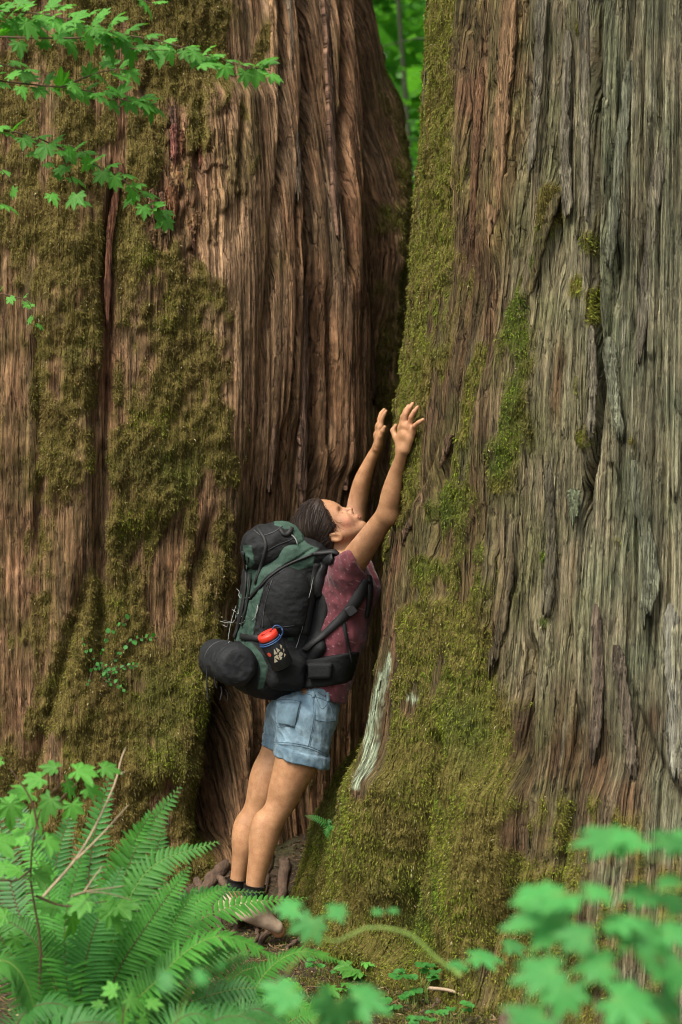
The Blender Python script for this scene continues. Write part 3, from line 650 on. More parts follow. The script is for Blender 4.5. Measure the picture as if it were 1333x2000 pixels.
def maple_mesh(name, mat, lobes=7, seed=0, cup=.12):
    """palmate leaf, 1 unit from base to tip, lying in XY, tip +Y; midribs folded"""
    rr = np.random.RandomState(seed); angs = np.radians(np.linspace(-118, 118, lobes)); ln = {7: [.46, .68, .9, 1.0, .9, .68, .46], 5: [.55, .85, 1, .85, .55]}[lobes]
    ring = []; c = np.array([0, 0.0])
    for i, (a, l) in enumerate(zip(angs, ln)):
        l = l * (1 + .07 * rr.randn()); half = (angs[1] - angs[0]) / 2
        prof = [(-1.0, .50), (-.80, .70), (-.62, .80), (-.40, .81), (-.24, .89), (0, 1.0), (.24, .89), (.40, .81), (.62, .80), (.80, .70)]
        for t, q in prof:
            q = q if abs(t) < 1 else .52
            ring.append((a + t * half, l * q if abs(t) < .95 else .66 * min(l, .9), abs(t)))
    V = [(0, 0, 0)]; 
    for a, r, t in ring:
        x, y = math.sin(a) * r, math.cos(a) * r
        V.append((x, y, .05 * (t - .4) - cup * r * r + .02 * rr.randn()))
    n = len(ring); mid = []
    for a, r, t in ring:
        x, y = math.sin(a) * r * .5, math.cos(a) * r * .5; V.append((x, y, .03 * (t - .4) - cup * r * r * .25))
    F3 = []
    for i in range(n - 1):
        F3.append((0, 1 + n + i, 1 + n + i + 1)); F3.append((1 + n + i, 1 + i, 1 + i + 1)); F3.append((1 + n + i, 1 + i + 1, 1 + n + i + 1))
    V = np.array(V, float); V[:, 1] += .0
    vein = np.array([1.0] + [1.0 if t == 0 else 0.0 for _, _, t in ring] + [1.0 if t == 0 else .15 for _, _, t in ring])
    o = mesh_np(name, V, np.array(F3), mat, smooth=True, attrs={'vein': vein}); me = o.data; bpy.data.objects.remove(o); return me
MAPLE = [maple_mesh('leaf', LM['maple'], 7, s, .10 + .08 * (s % 3)) for s in range(5)]
MAPLE_N = [maple_mesh('leaf', LM['maple_near'], 7, s + 9, .08 + .10 * (s % 3)) for s in range(5)]

def frame_rot(ydir, zdir):
    y = Vector(ydir).normalized(); z = Vector(zdir); x = y.cross(z).normalized(); z = x.cross(y)
    return Matrix((x, y, z)).transposed()
def put_leaf(parent, me, base, ydir, zdir, size, name='leaf', mat_w=1.0):
    o = bpy.data.objects.new(name, me); COL.objects.link(o); o.parent = parent
    R = frame_rot(ydir, zdir).to_4x4(); loc = Vector(base) - parent.location
    o.matrix_local = Matrix.Translation(loc) @ R @ Matrix.Diagonal((size * mat_w, size, size, 1)); return o
def stem(parent, pts, r0, r1, mat, name='stem', n=14, k=6):
    P = spline(pts, n) - np.array(parent.location); V, F = tube(P, np.linspace(r0, r1, n), k)
    return mesh_np(name, V, F, mat, parent)

def maple_branch(label, name, base_px, Y, main, leaves, mset, size, group=None, mat='stem_brown', tilt=.30, rr=None, rad=.003):
    """main: list of branch polylines in photo px at depth Y; leaves: (px,py,dirdeg,size factor)"""
    root_ = empty(name, label, 'branch', W(*base_px, Y), group)
    rr = rr or random.Random(1)
    for line in main: stem(root_, [W(x, y, Y + dz) for x, y, dz in line], rad, rad * .35, LM[mat], 'twig' if line is not main[0] else 'stem')
    for (x, y, dg, sf) in leaves:
        a = math.radians(dg); dY = rr.uniform(-.12, .12)
        b = W(x, y, Y + dY)
        yd = Vector((math.cos(a), rr.uniform(-.5, .3), -math.sin(a) * (.8 if tilt > .28 else .35))); zd = Vector((rr.uniform(-.3, .3), -tilt - rr.uniform(0, .35), 1))
        put_leaf(root_, rr.choice(mset), b, yd, zd, size * sf * rr.uniform(.85, 1.15))
    return root_

# top-left vine maple: sprays of leaves hanging into the picture
def spray(line, n, rr, spread=22, dirs=(-25, 25), sf=(.8, 1.15)):
    P = spline([(x, y) for x, y, *_ in line], n); out = []
    for i, (x, y) in enumerate(P):
        d = 1 if i % 2 else -1
        tx, ty = (P[min(i + 1, n - 1)] - P[max(i - 1, 0)]); base = math.degrees(math.atan2(ty, tx))
        out.append((x + rr.uniform(-8, 8), y + d * rr.uniform(0, spread) * .6, base + d * rr.uniform(20, 70) + rr.uniform(*dirs), rr.uniform(*sf)))
    return out
r1 = random.Random(4)
l1 = [[(-60, 70, 0), (120, 75, 0), (260, 70, 0), (380, 100, 0), (460, 125, 0), (530, 138, 0)], [(-60, 20, 0), (60, 25, 0), (150, 40, 0), (250, 55, 0)], [(180, 72, 0), (260, 95, 0), (330, 98, 0)], [(240, -30, 0), (280, 0, 0), (300, 8, 0)], [(350, 95, 0), (370, 110, 0), (400, 128, 0)]]
lv1 = spray(l1[0], 32, r1, 20) + spray(l1[1], 26, r1, 34) + spray(l1[2], 8, r1, 18) + spray(l1[3], 3, r1, 6) + spray(l1[4], 3, r1, 6) + spray([(0, 30), (80, 50), (200, 60)], 16, r1, 30)
maple_branch('vine maple branch reaching furthest right along the top left, tip over bare reddish bark', 'maple_branch', (-60, 70), -1.3, l1, lv1, MAPLE, .050, 'vine maple branches at top left', rr=r1)
l2 = [[(-60, 150, 0), (60, 165, 0), (160, 175, 0), (240, 195, 0), (310, 205, 0)], [(120, 170, 0), (200, 140, 0), (255, 135, 0)], [(-60, 110, 0), (20, 130, 0), (60, 140, 0)]]
lv2 = spray(l2[0], 26, r1, 18) + spray(l2[1], 8, r1, 16) + spray(l2[2], 5, r1, 16) + [(205, 180, 10, 1), (180, 185, 0, .9), (200, 125, -20, 1), (215, 170, 30, .9)]
maple_branch('vine maple branch just under the topmost one, short and level', 'maple_branch', (-60, 150), -1.2, l2, lv2, MAPLE, .049, 'vine maple branches at top left', rr=r1)
l3 = [[(-60, 245, .1), (60, 265, .1), (160, 310, .1), (240, 350, 0), (290, 400, 0), (320, 425, 0)], [(100, 285, .1), (140, 285, .1), (170, 300, 0)], [(120, 300, 0), (140, 350, 0), (155, 400, 0)], [(-60, 300, 0), (0, 330, 0), (30, 365, 0)]]
lv3 = spray(l3[0], 28, r1, 16) + spray(l3[1], 4, r1, 16) + spray(l3[2], 5, r1, 10) + spray(l3[3], 4, r1, 12) + [(100, 380, 60, .9), (5, 400, 20, 1.1), (60, 300, 0, .9), (90, 320, 20, .8), (110, 340, 50, .8)]
maple_branch('lowest leafy vine maple branch sloping down over the moss', 'maple_branch', (-60, 245), -1.1, l3, lv3, MAPLE, .048, 'vine maple branches at top left', rr=r1)
l4 = [[(-60, 560, 0), (20, 578, 0), (55, 590, 0), (75, 635, 0)]]
maple_branch('tiny dim maple sprig at the left edge, below the leafy branches', 'maple_sprig', (-60, 560), -.4, l4, spray(l4[0], 9, r1, 8), MAPLE, .028, rr=r1)

# near, out-of-focus vine maple at bottom right
r2 = random.Random(11)
def big(label, Y, main, leaves, size=.062, tilt=.5, name='maple_branch', rad=.0022):
    return maple_branch(label, name, (main[0][0][0], main[0][0][1]), Y, main, leaves, MAPLE_N, size, 'blurred maple branches near the camera', mat='stem_green', tilt=tilt, rr=r2, rad=rad)
big('blurred bright leaf spray highest at the right edge, near the camera', -4.1, [[(1420, 1660, 0), (1330, 1650, 0), (1200, 1640, 0)], [(1420, 1650, 0), (1300, 1672, 0), (1180, 1708, 0)]],
    [(1215, 1636, 178, 1.2), (1290, 1642, 5, 1.1), (1250, 1640, 190, .9), (1340, 1640, 170, 1.1)], .058, .18)
big('blurred maple branch with wide level leaves pointing left, lower right corner', -4.2, [[(1420, 1800, 0), (1250, 1790, 0), (1100, 1780, 0)], [(1420, 1740, 0), (1330, 1735, 0), (1260, 1740, 0)], [(1200, 1740, 0), (1130, 1745, 0), (1060, 1750, 0)]],
    [(1100, 1745, 178, 1.35), (1150, 1738, 5, .8), (1110, 1798, 176, 1.6), (1190, 1800, 12, .9), (1270, 1745, 170, .9), (1330, 1760, 185, 1.0), (1320, 1715, 160, .8)], .060, .22)
big('blurred clump of maple leaves filling the lower right corner', -4.3, [[(1420, 2060, 0), (1250, 1960, 0), (1120, 1900, 0)], [(1420, 1960, 0), (1300, 1900, 0), (1200, 1840, 0)], [(1300, 2100, 0), (1150, 2010, 0), (1030, 1980, 0)]],
    [(1150, 1835, 190, 1.0), (1230, 1815, 30, 1.1), (1300, 1822, 0, 1.0), (1190, 1885, 170, 1.1), (1270, 1880, 40, 1.2), (1330, 1880, 100, 1.0), (1085, 1895, 170, 1.1), (1110, 1925, 110, .9), (1200, 1950, 20, 1.2),
     (1290, 1945, 70, 1.0), (1060, 1985, 175, 1.1), (1220, 2000, 100, 1.1), (1310, 2010, 30, 1.1)], .060, .35)
big('thin arching green stem carrying blurred leaves at bottom centre', -3.4, [[(900, 1905, 0), (850, 1870, 0), (800, 1825, 0), (720, 1812, 0), (650, 1840, 0), (600, 1800, 0)]],
    [(905, 1885, 190, .7), (925, 1868, 5, .9), (990, 1848, -5, .7), (775, 1778, 178, .45), (730, 1780, 2, .45)], .058, .25, rad=.0048)
big("pale blurred leaf cluster in front of the hiker's boots", -3.6, [[(560, 1900, 0), (600, 1850, 0), (630, 1790, 0)]], [(580, 1775, 185, .8), (610, 1795, 110, .9), (645, 1780, 5, .7)], .052, .35)
big('blurred cluster of broad leaves hanging over the bottom edge, left of centre', -4.0, [[(560, 2080, 0), (620, 1990, 0), (680, 1940, 0)]], [(570, 1935, 165, .9), (625, 1945, 60, 1.0), (690, 1945, 15, 1.0), (660, 1960, 90, 1.0)], .060, .35)
big('faint blurred leaf pair over the fern fronds', -4.0, [[(330, 2050, 0), (350, 1980, 0), (380, 1920, 0)]], [(335, 1915, 185, .8), (385, 1908, 5, .6), (430, 1882, 60, .35)], .036, 1.0)

# bright maple sapling rising through the fern at left
r3 = random.Random(21)
l5 = [[(70, 2000, 0), (80, 1850, 0), (60, 1700, 0), (90, 1560, 0), (180, 1500, 0)], [(70, 1750, 0), (130, 1770, 0), (210, 1760, 0)], [(60, 1700, 0), (30, 1720, 0), (0, 1715, 0)], [(75, 1620, 0), (60, 1560, 0), (20, 1500, 0)], [(85, 1600, 0), (120, 1560, 0), (150, 1530, 0)]]
lv5 = [(150, 1505, 10, 1.0), (110, 1500, 190, .9), (80, 1520, 170, 1.0), (130, 1530, 60, 1.1), (170, 1540, 20, 1.0), (60, 1550, 200, 1.1), (140, 1570, 80, 1.0), (200, 1500, 10, .8), (100, 1560, 110, 1.0), (30, 1560, 150, .9),
       (0, 1485, 180, .8), (20, 1570, 90, 1.1), (60, 1590, 60, 1.0), (40, 1700, 190, .9), (70, 1710, 30, .9), (10, 1695, 170, 1.0), (90, 1690, 100, .9), (110, 1770, 190, 1.1), (170, 1760, 150, .9), (200, 1770, 20, 1.1), (140, 1790, 80, 1.0),
       (215, 1780, 60, 1.2), (230, 1770, -10, 1.1), (10, 1790, 200, 1.0), (30, 1830, 100, .9), (-10, 1640, 40, 1.1), (90, 1640, 40, .9), (50, 1630, 160, 1.0)]
maple_branch('bright green maple sapling growing up through the fern at the left', 'maple_sapling', (70, 2000), -1.75, l5, lv5, MAPLE, .060, rr=r3, tilt=.45, rad=.004)['category'] = 'sapling'
lv6 = [(225, 1935, 200, 1.0), (250, 1950, 30, 1.0), (240, 1980, 100, 1.1), (210, 1990, 160, 1.0), (275, 1990, 50, 1.0), (290, 1960, 0, .9), (200, 1960, 170, .9), (260, 2010, 90, 1.0)]
maple_branch('small maple seedling low among the fern bases, bottom left', 'maple_seedling', (240, 2060), -2.1, [[(240, 2060, 0), (240, 2000, 0), (245, 1950, 0)]], lv6, MAPLE, .042, rr=r3, tilt=.45)['category'] = 'seedling'

# ------------------------------------------------------------------ ferns
def frond(parent, pts, plen, mat, pairs=42, seed=0, nrm=(0.1, -.75, .65), droop=.25, rr_=.0022, stem_c='stem_brown', sweep=.35, bare=.1):
    """rachis through world points; narrow leaflets on both sides"""
    rr = np.random.RandomState(seed); P = spline(pts, pairs + 6); T = np.gradient(P, axis=0); T /= np.linalg.norm(T, axis=1)[:, None]
    nv = np.array(nrm, float); nv /= np.linalg.norm(nv); loc = np.array(parent.location)
    V, F = tube(P - loc, np.linspace(rr_, rr_ * .3, len(P)), 5); rc = mesh_np('frond', V, F, LM[stem_c], parent)
    Vs, Fs, o = [], [], 0; n = len(P); i0 = int(bare * n)
    for i in range(i0, n - 1):
        t = (i - i0) / (n - 1 - i0); prof = min(1, .55 + t * 2.0) * (1 - max(0, (t - .35) / .65) ** 1.5 * .93)
        sd_ = np.cross(T[i], nv); sd_ /= np.linalg.norm(sd_) + 1e-9; nn = np.cross(sd_, T[i])
        gap = np.linalg.norm(P[min(i + 1, n - 1)] - P[i])
        for sg in (-1, 1):
            L = plen * prof * (1 + .06 * rr.randn()); w = min(gap * .44, L * .2) * 1.0
            base = P[i] + T[i] * (gap * .25 * sg)
            d = sd_ * sg + T[i] * (sweep + .25 * t + .04 * rr.randn()) + nn * (.10 * rr.randn() + .12); d /= np.linalg.norm(d)
            wv = T[i] - d * np.dot(T[i], d); wv /= np.linalg.norm(wv) + 1e-9; dn = np.array([0, 0, -1.0])
            pn_ = np.cross(d, wv)
            for u, ww, h in ((0, .35, 0), (.12, 1.0, 0), (.5, .85, .0), (.8, .5, 0), (1, .04, 0)):
                c = base + d * (L * u) + dn * (droop * L * u * u) + T[i] * (.10 * L * u * u)
                Vs += [c - wv * (w * ww) + pn_ * (w * ww * .35), c, c + wv * (w * ww) + pn_ * (w * ww * .35)]
            for q in range(4):
                a = o + q * 3; Fs += [(a, a + 1, a + 4, a + 3), (a + 1, a + 2, a + 5, a + 4)]
            o += 15
    lo = mesh_np('leaflets', np.array(Vs) - loc, np.array(Fs), LM[mat], rc, smooth=False); tag(lo, kind='stuff'); return rc
def fern(label, base_px, Y, fronds, group='sword ferns in the foreground', cat='fern'):
    b = W(*base_px, Y); root_ = empty('sword_fern', label, cat, b, group)
    for i, (pts, plen, mat, kw) in enumerate(fronds):
        frond(root_, [W(x, y, Y + dy) for x, y, dy in pts], plen * 1.14, mat, seed=i, **kw)
    return root_
Fm, Fd = 'fern', 'fern_dark'
g = dict(stem_c='stem_green')
fern('large sword fern with fronds fanning across the bottom left', (150, 2060), -1.45, [
    ([(150, 2060, 0), (165, 1850, .15), (180, 1660, .25), (222, 1490, .3)], .070, Fd, dict(nrm=(.1, -1, .25))),
    ([(150, 2060, 0), (120, 1850, .1), (110, 1690, .15), (150, 1560, .2)], .065, Fd, dict(nrm=(.1, -1, .25))),
    ([(160, 2060, 0), (205, 1850, .05), (265, 1660, .1), (355, 1532, .1)], .078, Fm, {}),
    ([(150, 2060, 0), (220, 1890, .1), (290, 1730, .2), (320, 1600, .25)], .070, Fd, dict(nrm=(.2, -1, .2))),
    ([(170, 2060, -.05), (215, 1860, -.05), (290, 1700, 0), (430, 1642, .05)], .072, Fm, g),
    ([(170, 2060, -.1), (230, 1900, -.1), (300, 1790, -.1), (372, 1690, -.1)], .078, Fm, {}),
    ([(180, 2060, -.1), (250, 1930, -.1), (320, 1830, -.1), (385, 1735, -.1)], .082, Fm, {}),
    ([(180, 2060, 0), (280, 1880, .15), (440, 1775, .35), (605, 1752, .5)], .062, Fm, g),
    ([(170, 2060, 0), (240, 1860, .3), (380, 1752, .5), (520, 1742, .6)], .055, Fd, g),
    ([(190, 2060, -.15), (290, 1930, -.2), (420, 1830, -.2), (560, 1880, -.2)], .078, Fm, dict(stem_c='stem_green', nrm=(.1, -.35, 1))),
    ([(200, 2060, -.1), (300, 1960, -.1), (400, 1890, -.1), (500, 1860, -.1)], .07, Fm, g),
    ([(130, 2060, 0), (110, 1850, -.05), (90, 1730, 0), (40, 1620, .05)], .075, Fm, dict(nrm=(-.2, -.9, .4))),
    ([(120, 2060, 0), (60, 1850, 0), (20, 1720, .1), (-10, 1530, .2)], .070, Fd, dict(nrm=(-.1, -1, .3))),
    ([(120, 2060, 0), (40, 1900, 0), (-30, 1780, 0), (-100, 1700, 0)], .075, Fm, {}),
    ([(150, 2060, -.1), (160, 1920, -.15), (190, 1800, -.15), (240, 1690, -.1)], .08, Fd, {}),
    ([(200, 2060, 0), (330, 1975, .1), (480, 1930, .1), (600, 1960, .1)], .06, Fd, g),
    ([(160, 2060, .1), (140, 1800, .3), (60, 1640, .4), (20, 1540, .5)], .07, Fd, dict(nrm=(-.1, -1, .3))),
    ([(160, 2060, 0), (200, 1840, .05), (240, 1690, .1), (300, 1580, .1)], .075, Fm, dict(nrm=(.1, -1, .3))),
    ([(180, 2060, -.05), (270, 1900, -.05), (350, 1790, 0), (450, 1725, .1)], .070, Fm, g),
    ([(180, 2060, -.15), (260, 1960, -.2), (360, 1880, -.2), (500, 1830, -.1)], .075, Fm, g),
    ([(140, 2060, -.1), (110, 1930, -.15), (60, 1830, -.15), (-20, 1780, -.1)], .08, Fm, {}),
    ([(150, 2060, -.1), (130, 1900, -.15), (130, 1780, -.1), (170, 1640, 0)], .07, Fm, dict(nrm=(0, -1, .3))),
])
fern('smaller sword fern with light curved fronds below the hiker', (470, 2080), -1.35, [
    ([(470, 2080, 0), (500, 1930, 0), (580, 1860, 0), (682, 1882, 0)], .050, Fm, dict(stem_c='stem_green', nrm=(0, -.4, 1))),
    ([(470, 2080, 0), (440, 1960, 0), (470, 1900, .1), (560, 1880, .2)], .05, Fm, g),
    ([(460, 2080, 0), (400, 1990, 0), (340, 1950, 0), (270, 1960, 0)], .06, Fd, g),
    ([(480, 2080, -.1), (500, 2000, -.1), (560, 1960, -.1), (640, 1990, -.1)], .055, Fm, g),
    ([(470, 2080, -.2), (450, 2010, -.3), (500, 1970, -.3), (570, 2010, -.3)], .06, Fd, {}),
    ([(470, 2080, 0), (560, 2000, 0), (640, 1970, 0), (720, 1990, 0)], .045, Fm, g),
])
fern('sword fern half cut off at the bottom left corner, frond curling down', (20, 2100), -1.95, [
    ([(-80, 1960, 0), (-10, 1880, 0), (40, 1900, 0), (75, 1990, 0)], .07, Fm, dict(stem_c='stem_green', nrm=(0, -.6, 1))),
    ([(20, 2100, 0), (40, 1990, 0), (110, 1960, 0), (190, 2010, 0)], .06, Fd, dict(nrm=(0, -.6, 1))),
    ([(20, 2100, 0), (120, 2010, -.1), (220, 2000, -.1), (330, 2040, -.1)], .06, Fd, {}),
    ([(340, 2120, -.3), (400, 2010, -.3), (470, 1985, -.3), (560, 2020, -.3)], .065, Fd, dict(nrm=(0, -.6, 1))),
    ([(340, 2120, -.3), (330, 2020, -.3), (380, 1980, -.3), (450, 2010, -.3)], .06, Fd, dict(nrm=(0, -.6, 1))),
])
P_, n_ = RT.hit(668, 1618); fo = empty('small_fern', 'tiny bright fern sprouting from the moss right of the hiker\'s knee', 'fern', P_ + n_ * .03)
b0 = P_ + n_ * .03
for i, (dx, dz) in enumerate([(-.028, .030), (.035, .012), (.045, -.012), (.03, -.04)]):
    pts = [b0, b0 + n_ * .04 + Vector((dx * .5, 0, dz * .5 + .012)), b0 + n_ * .06 + Vector((dx * 1.5, 0, dz * 1.2))]
    frond(fo, pts, .016, 'huck', pairs=11, seed=i, rr_=.0008, stem_c='stem_green', nrm=(0, -1, .5))

# red huckleberry growing out of the left trunk
P_, n_ = LT.hit(195, 1320); hb = empty('huckleberry_shrub', 'small twiggy shrub with tiny leaves growing out of the left trunk', 'shrub', P_ + n_ * .02)
oval = mesh_np('leaf', np.array([(0, 0, 0), (.32, .3, .04), (.36, .65, .04), (0, 1, -.05), (-.36, .65, .04), (-.32, .3, .04), (0, .5, -.03)]), np.array([(0, 1, 6), (1, 2, 6), (2, 3, 6), (3, 4, 6), (4, 5, 6), (5, 0, 6)]), LM['huck'])
OVAL = oval.data; bpy.data.objects.remove(oval)
r4 = random.Random(8)
for (pts, nl, sz) in [([(195, 1320), (200, 1270), (215, 1235), (250, 1210)], 12, .024), ([(195, 1320), (230, 1280), (260, 1250), (300, 1245)], 16, .024), ([(195, 1320), (225, 1310), (250, 1300), (268, 1300)], 12, .02), ([(195, 1320), (190, 1300), (180, 1310), (172, 1340)], 8, .018),
                      ([(195, 1320), (210, 1330), (225, 1335), (240, 1345)], 9, .02), ([(195, 1320), (180, 1280), (165, 1265), (160, 1250)], 8, .018), ([(225, 1300), (212, 1330), (205, 1300), (200, 1320)], 8, .02)]:
    L3 = [W(x, y, 0) for x, y in pts]; base = P_ + n_ * .02; out = []
    for i, (x, y) in enumerate(pts):
        Y = base.y - .12 * i / (len(pts) - 1) - .02 * i; out.append(W(x, y, Y))
    stem(hb, out, .0022, .0008, LM['stem_brown'], 'twig'); Q = spline(out, nl)
    for i, q in enumerate(Q):
        d = 1 if i % 2 else -1
        put_leaf(hb, OVAL, q, (r4.uniform(-.2, .8), r4.uniform(-.5, .1), d * r4.uniform(.3, .9)), (r4.uniform(-.3, .3), -.8, .8), sz * r4.uniform(.55, 1.0), mat_w=1.15)

# clover-like ground plants and small palmate seedlings between the trunks
disc = [(0, 0, 0)] + [(.5 * math.sin(a) * (1 - .25 * (abs(a) < .3)), .5 - .5 * math.cos(math.pi - a) * -1 * (1 - .3 * (abs(a) < .2)) - .5, 0) for a in np.linspace(-2.8, 2.8, 12)]
dv = [(0, .0, 0)] + [(.48 * math.sin(a), .5 + .5 * math.cos(a) - (.14 if abs(a) < .2 else 0), .03 * math.cos(3 * a)) for a in np.linspace(-2.9, 2.9, 13)] + [(0, .5, -.04)]
do = mesh_np('leaflet', np.array(dv), np.array([(14, i, i + 1) for i in range(1, 13)] + [(14, 13, 0), (14, 0, 1)]), LM['huck']); DISC = do.data; bpy.data.objects.remove(do)
def ground_plant(label, name, px, py, Y, n, size, me, spread, cat, group=None, per=3, hgt=.05):
    b = W(px, py, Y); b.z = float(ground_z(b.x, b.y)); e = empty(name, label, cat, b, group)
    for k in range(n):
        a = r4.uniform(0, 6.28); r = spread * math.sqrt(r4.random()); top = b + Vector((math.cos(a) * r, math.sin(a) * r * .7, hgt * r4.uniform(.5, 1.4)))
        stem(e, [b + Vector((math.cos(a) * r * .6, math.sin(a) * r * .4, 0)), (b + top) * .5 + Vector((0, 0, .01)), top], .0009, .0006, LM['stem_green'], 'stem', n=5, k=4)
        for j in range(per):
            q = a + j * 2.1 + r4.uniform(-.2, .2); put_leaf(e, me, top, (math.cos(q), math.sin(q) - .3, r4.uniform(-.25, .15)), (r4.uniform(-.2, .2), -.7, 1), size * r4.uniform(.8, 1.2), 'leaflet' if per == 3 else 'leaf')
    return e
gg = 'clover-like plants between the trunks'
ground_plant('round-leaved clover patch right of centre, tallest of the ground plants', 'wood_sorrel', 818, 1905, -.82, 15, .022, DISC, .085, 'ground plant', gg, hgt=.09)
ground_plant('small clover patch left of the big one, low on the soil', 'wood_sorrel', 772, 1945, -.92, 8, .020, DISC, .05, 'ground plant', gg, hgt=.05)
ground_plant('sparse clover sprig at the bottom edge under the big patch', 'wood_sorrel', 812, 1985, -1.15, 6, .018, DISC, .045, 'ground plant', gg, hgt=.045)
ground_plant('tiny star-leaved seedling on the soil, above the fern tip', 'star_seedling', 702, 1868, -.55, 4, .05, MAPLE[0], .035, 'seedling', None, per=1, hgt=.05)
ground_plant('low broad seedling patch beneath the arching green stem', 'star_seedling', 610, 1925, -.75, 7, .045, MAPLE[2], .09, 'seedling', None, per=1, hgt=.04)
ground_plant('clover patch nearest the hiker, beside the boots', 'wood_sorrel', 640, 1870, -.5, 8, .018, DISC, .08, 'ground plant', gg, hgt=.04)
ground_plant('clover patch at the foot of the mossy cedar, right of the others', 'wood_sorrel', 880, 1960, -1.1, 8, .018, DISC, .07, 'ground plant', gg, hgt=.05)
ground_plant('very small seedling beside the fern frond tip at bottom centre', 'star_seedling', 672, 1905, -.75, 3, .035, MAPLE[1], .03, 'seedling', None, per=1, hgt=.03)

# dead twigs across the fern
def dead(label, lines, Y, r):
    e = empty('dead_twig', label, 'twig', W(*lines[0][0], Y), 'dead twigs over the fern')
    for i, l in enumerate(lines): stem(e, [W(x + r4.uniform(-2, 2), y, Y + .05 * j) for j, (x, y) in enumerate(l)], r * (1 if i == 0 else .7), r * .4, LM['twig'], 'stem' if i == 0 else 'side_twig', n=18)
dead('longest pale dead twig, forked, rising over the fern', [[(85, 1752), (150, 1675), (195, 1600), (225, 1530), (238, 1485), (244, 1460)], [(150, 1678), (200, 1630), (235, 1590), (252, 1572)], [(236, 1510), (245, 1507)]], -1.85, .0038)
dead('short pale dead twig lying level near the middle of the fern', [[(140, 1750), (175, 1740), (215, 1735), (245, 1730)], [(165, 1742), (210, 1745), (260, 1758)], [(165, 1742), (185, 1715), (200, 1692)]], -1.9, .003)
e = empty('fallen_twig', 'curved pale twig lying over the mossy root at bottom right of centre', 'twig', (0, 0, 0))
stem(e, [W(838, 1930, -.9), W(880, 1935, -.92), W(930, 1955, -.95), W(968, 1990, -1.0)], .006, .004, LM['twig'], 'stem')

# ------------------------------------------------------------------ forest behind the gap
LM['far'] = leaf_mat('far_leaf', (.08, .26, .04), (.16, .42, .07), .5, .55, (1.2, 1.3, .5))
fb = simple_mat('far_bark', (.06, .075, .035), .9, .3, 6, .5, .02)
def far_tree(label, x, y, h, lean, r, n, seed, crown=(1.6, 4.5)):
    rr = np.random.RandomState(seed); b = Vector((x, y, float(ground_z(x, y)) - .1))
    e = empty('young_tree', label, 'tree', b, 'young trees beyond the gap')
    Pm = [Vector((0, 0, 0)), Vector((lean * .3, 0, h * .4)), Vector((lean, .1, h))]
    V, F = tube(spline(Pm, 10), np.linspace(r, r * .3, 10), 8); tr = mesh_np('trunk', V, F, fb, e)
    for k in range(9):
        t = rr.uniform(.15, .95); s0 = Vector((lean * t, 0, h * t)); a = rr.uniform(0, 6.28); L = rr.uniform(.6, crown[0])
        V, F = tube(spline([s0, s0 + Vector((math.cos(a) * L * .5, math.sin(a) * L * .5, .3)), s0 + Vector((math.cos(a) * L, math.sin(a) * L, .25))], 6), np.linspace(r * .3, r * .08, 6), 5); mesh_np('limb', V, F, fb, e)
    # foliage: leaf-sized faces in flat sprays
    ns = 70; cs = np.stack([rr.normal(0, crown[0] * .55, ns), rr.normal(0, crown[0] * .55, ns), rr.uniform(.1 * h, 1.0 * h, ns)], 1); cs[:, 0] += lean * cs[:, 2] / h
    idx = rr.randint(0, ns, n); B = cs[idx] + rr.normal(size=(n, 3)) * np.array([.34, .34, .10])
    d = rr.normal(size=(n, 3)) * np.array([1, 1, .35]); d /= np.linalg.norm(d, axis=1)[:, None]; s2 = np.cross(d, rr.normal(size=(n, 3)) * .4 + np.array([0, 0, 1.])); s2 /= np.linalg.norm(s2, axis=1)[:, None]
    L = rr.uniform(.03, .07, (n, 1))
    V = np.stack([B - d * L, B + s2 * L * .6, B + d * L, B - s2 * L * .6], 1).reshape(-1, 3); q = np.arange(n) * 4
    o = mesh_np('foliage', V, np.stack([q, q + 1, q + 2, q + 3], 1), LM['far'], e, smooth=False); tag(o, kind='stuff')
far_tree('slim young tree seen through the gap, nearest behind the cedars', 1.0, 6.0, 7.5, .3, .035, 5200, 1)
far_tree('leaning sapling just left of the nearest one in the gap', .75, 8.5, 8.0, -.5, .04, 6000, 2)
far_tree('leafy tree further back in the gap', 1.8, 11.5, 9.5, .2, .06, 9000, 3, (2.4, 5))
far_tree('tallest leafy tree at the back of the gap', -.2, 14.5, 11, .4, .09, 11000, 4, (3.0, 5))
far_tree('broad leafy tree right of the gap, mostly hidden by the cedar', 3.6, 15.5, 10, -.2, .08, 9000, 5, (3.0, 5))
V, F = tube(spline([(-1.2, 9.8, 3.10), (.6, 10, 3.18), (2.6, 10.3, 3.16)], 10), np.linspace(.07, .05, 10), 8)
o = mesh_np('fallen_log', V, F, simple_mat('log', (.30, .24, .16), .9)); tag(o, 'pale leaning log crossing behind the leaves in the gap', 'log')
# distant woodland: reads as one mass
def woodland(n):
    a = rng.uniform(-1.15, 1.15, n); r = rng.uniform(19, 34, n) ; x = r * np.sin(a); y = r * np.cos(a) - 7; z = rng.uniform(0, 1, n) ** .8 * 15
    x2 = x + 1.2 * pn(z * .6, x * .5, 0, 3); B = np.stack([x2, y, z], 1)
    d = rng.normal(size=(n, 3)) * np.array([1, 1, .5]); d /= np.linalg.norm(d, axis=1)[:, None]; s2 = np.cross(d, rng.normal(size=(n, 3))); s2 /= np.linalg.norm(s2, axis=1)[:, None]
    L = rng.uniform(.16, .42, (n, 1)); V = np.stack([B - d * L, B + s2 * L * .6, B + d * L, B - s2 * L * .6], 1).reshape(-1, 3); q = np.arange(n) * 4
    o = mesh_np('distant_woodland', V, np.stack([q, q + 1, q + 2, q + 3], 1), LM['far'], smooth=False); tag(o, kind='stuff')
woodland(60000)

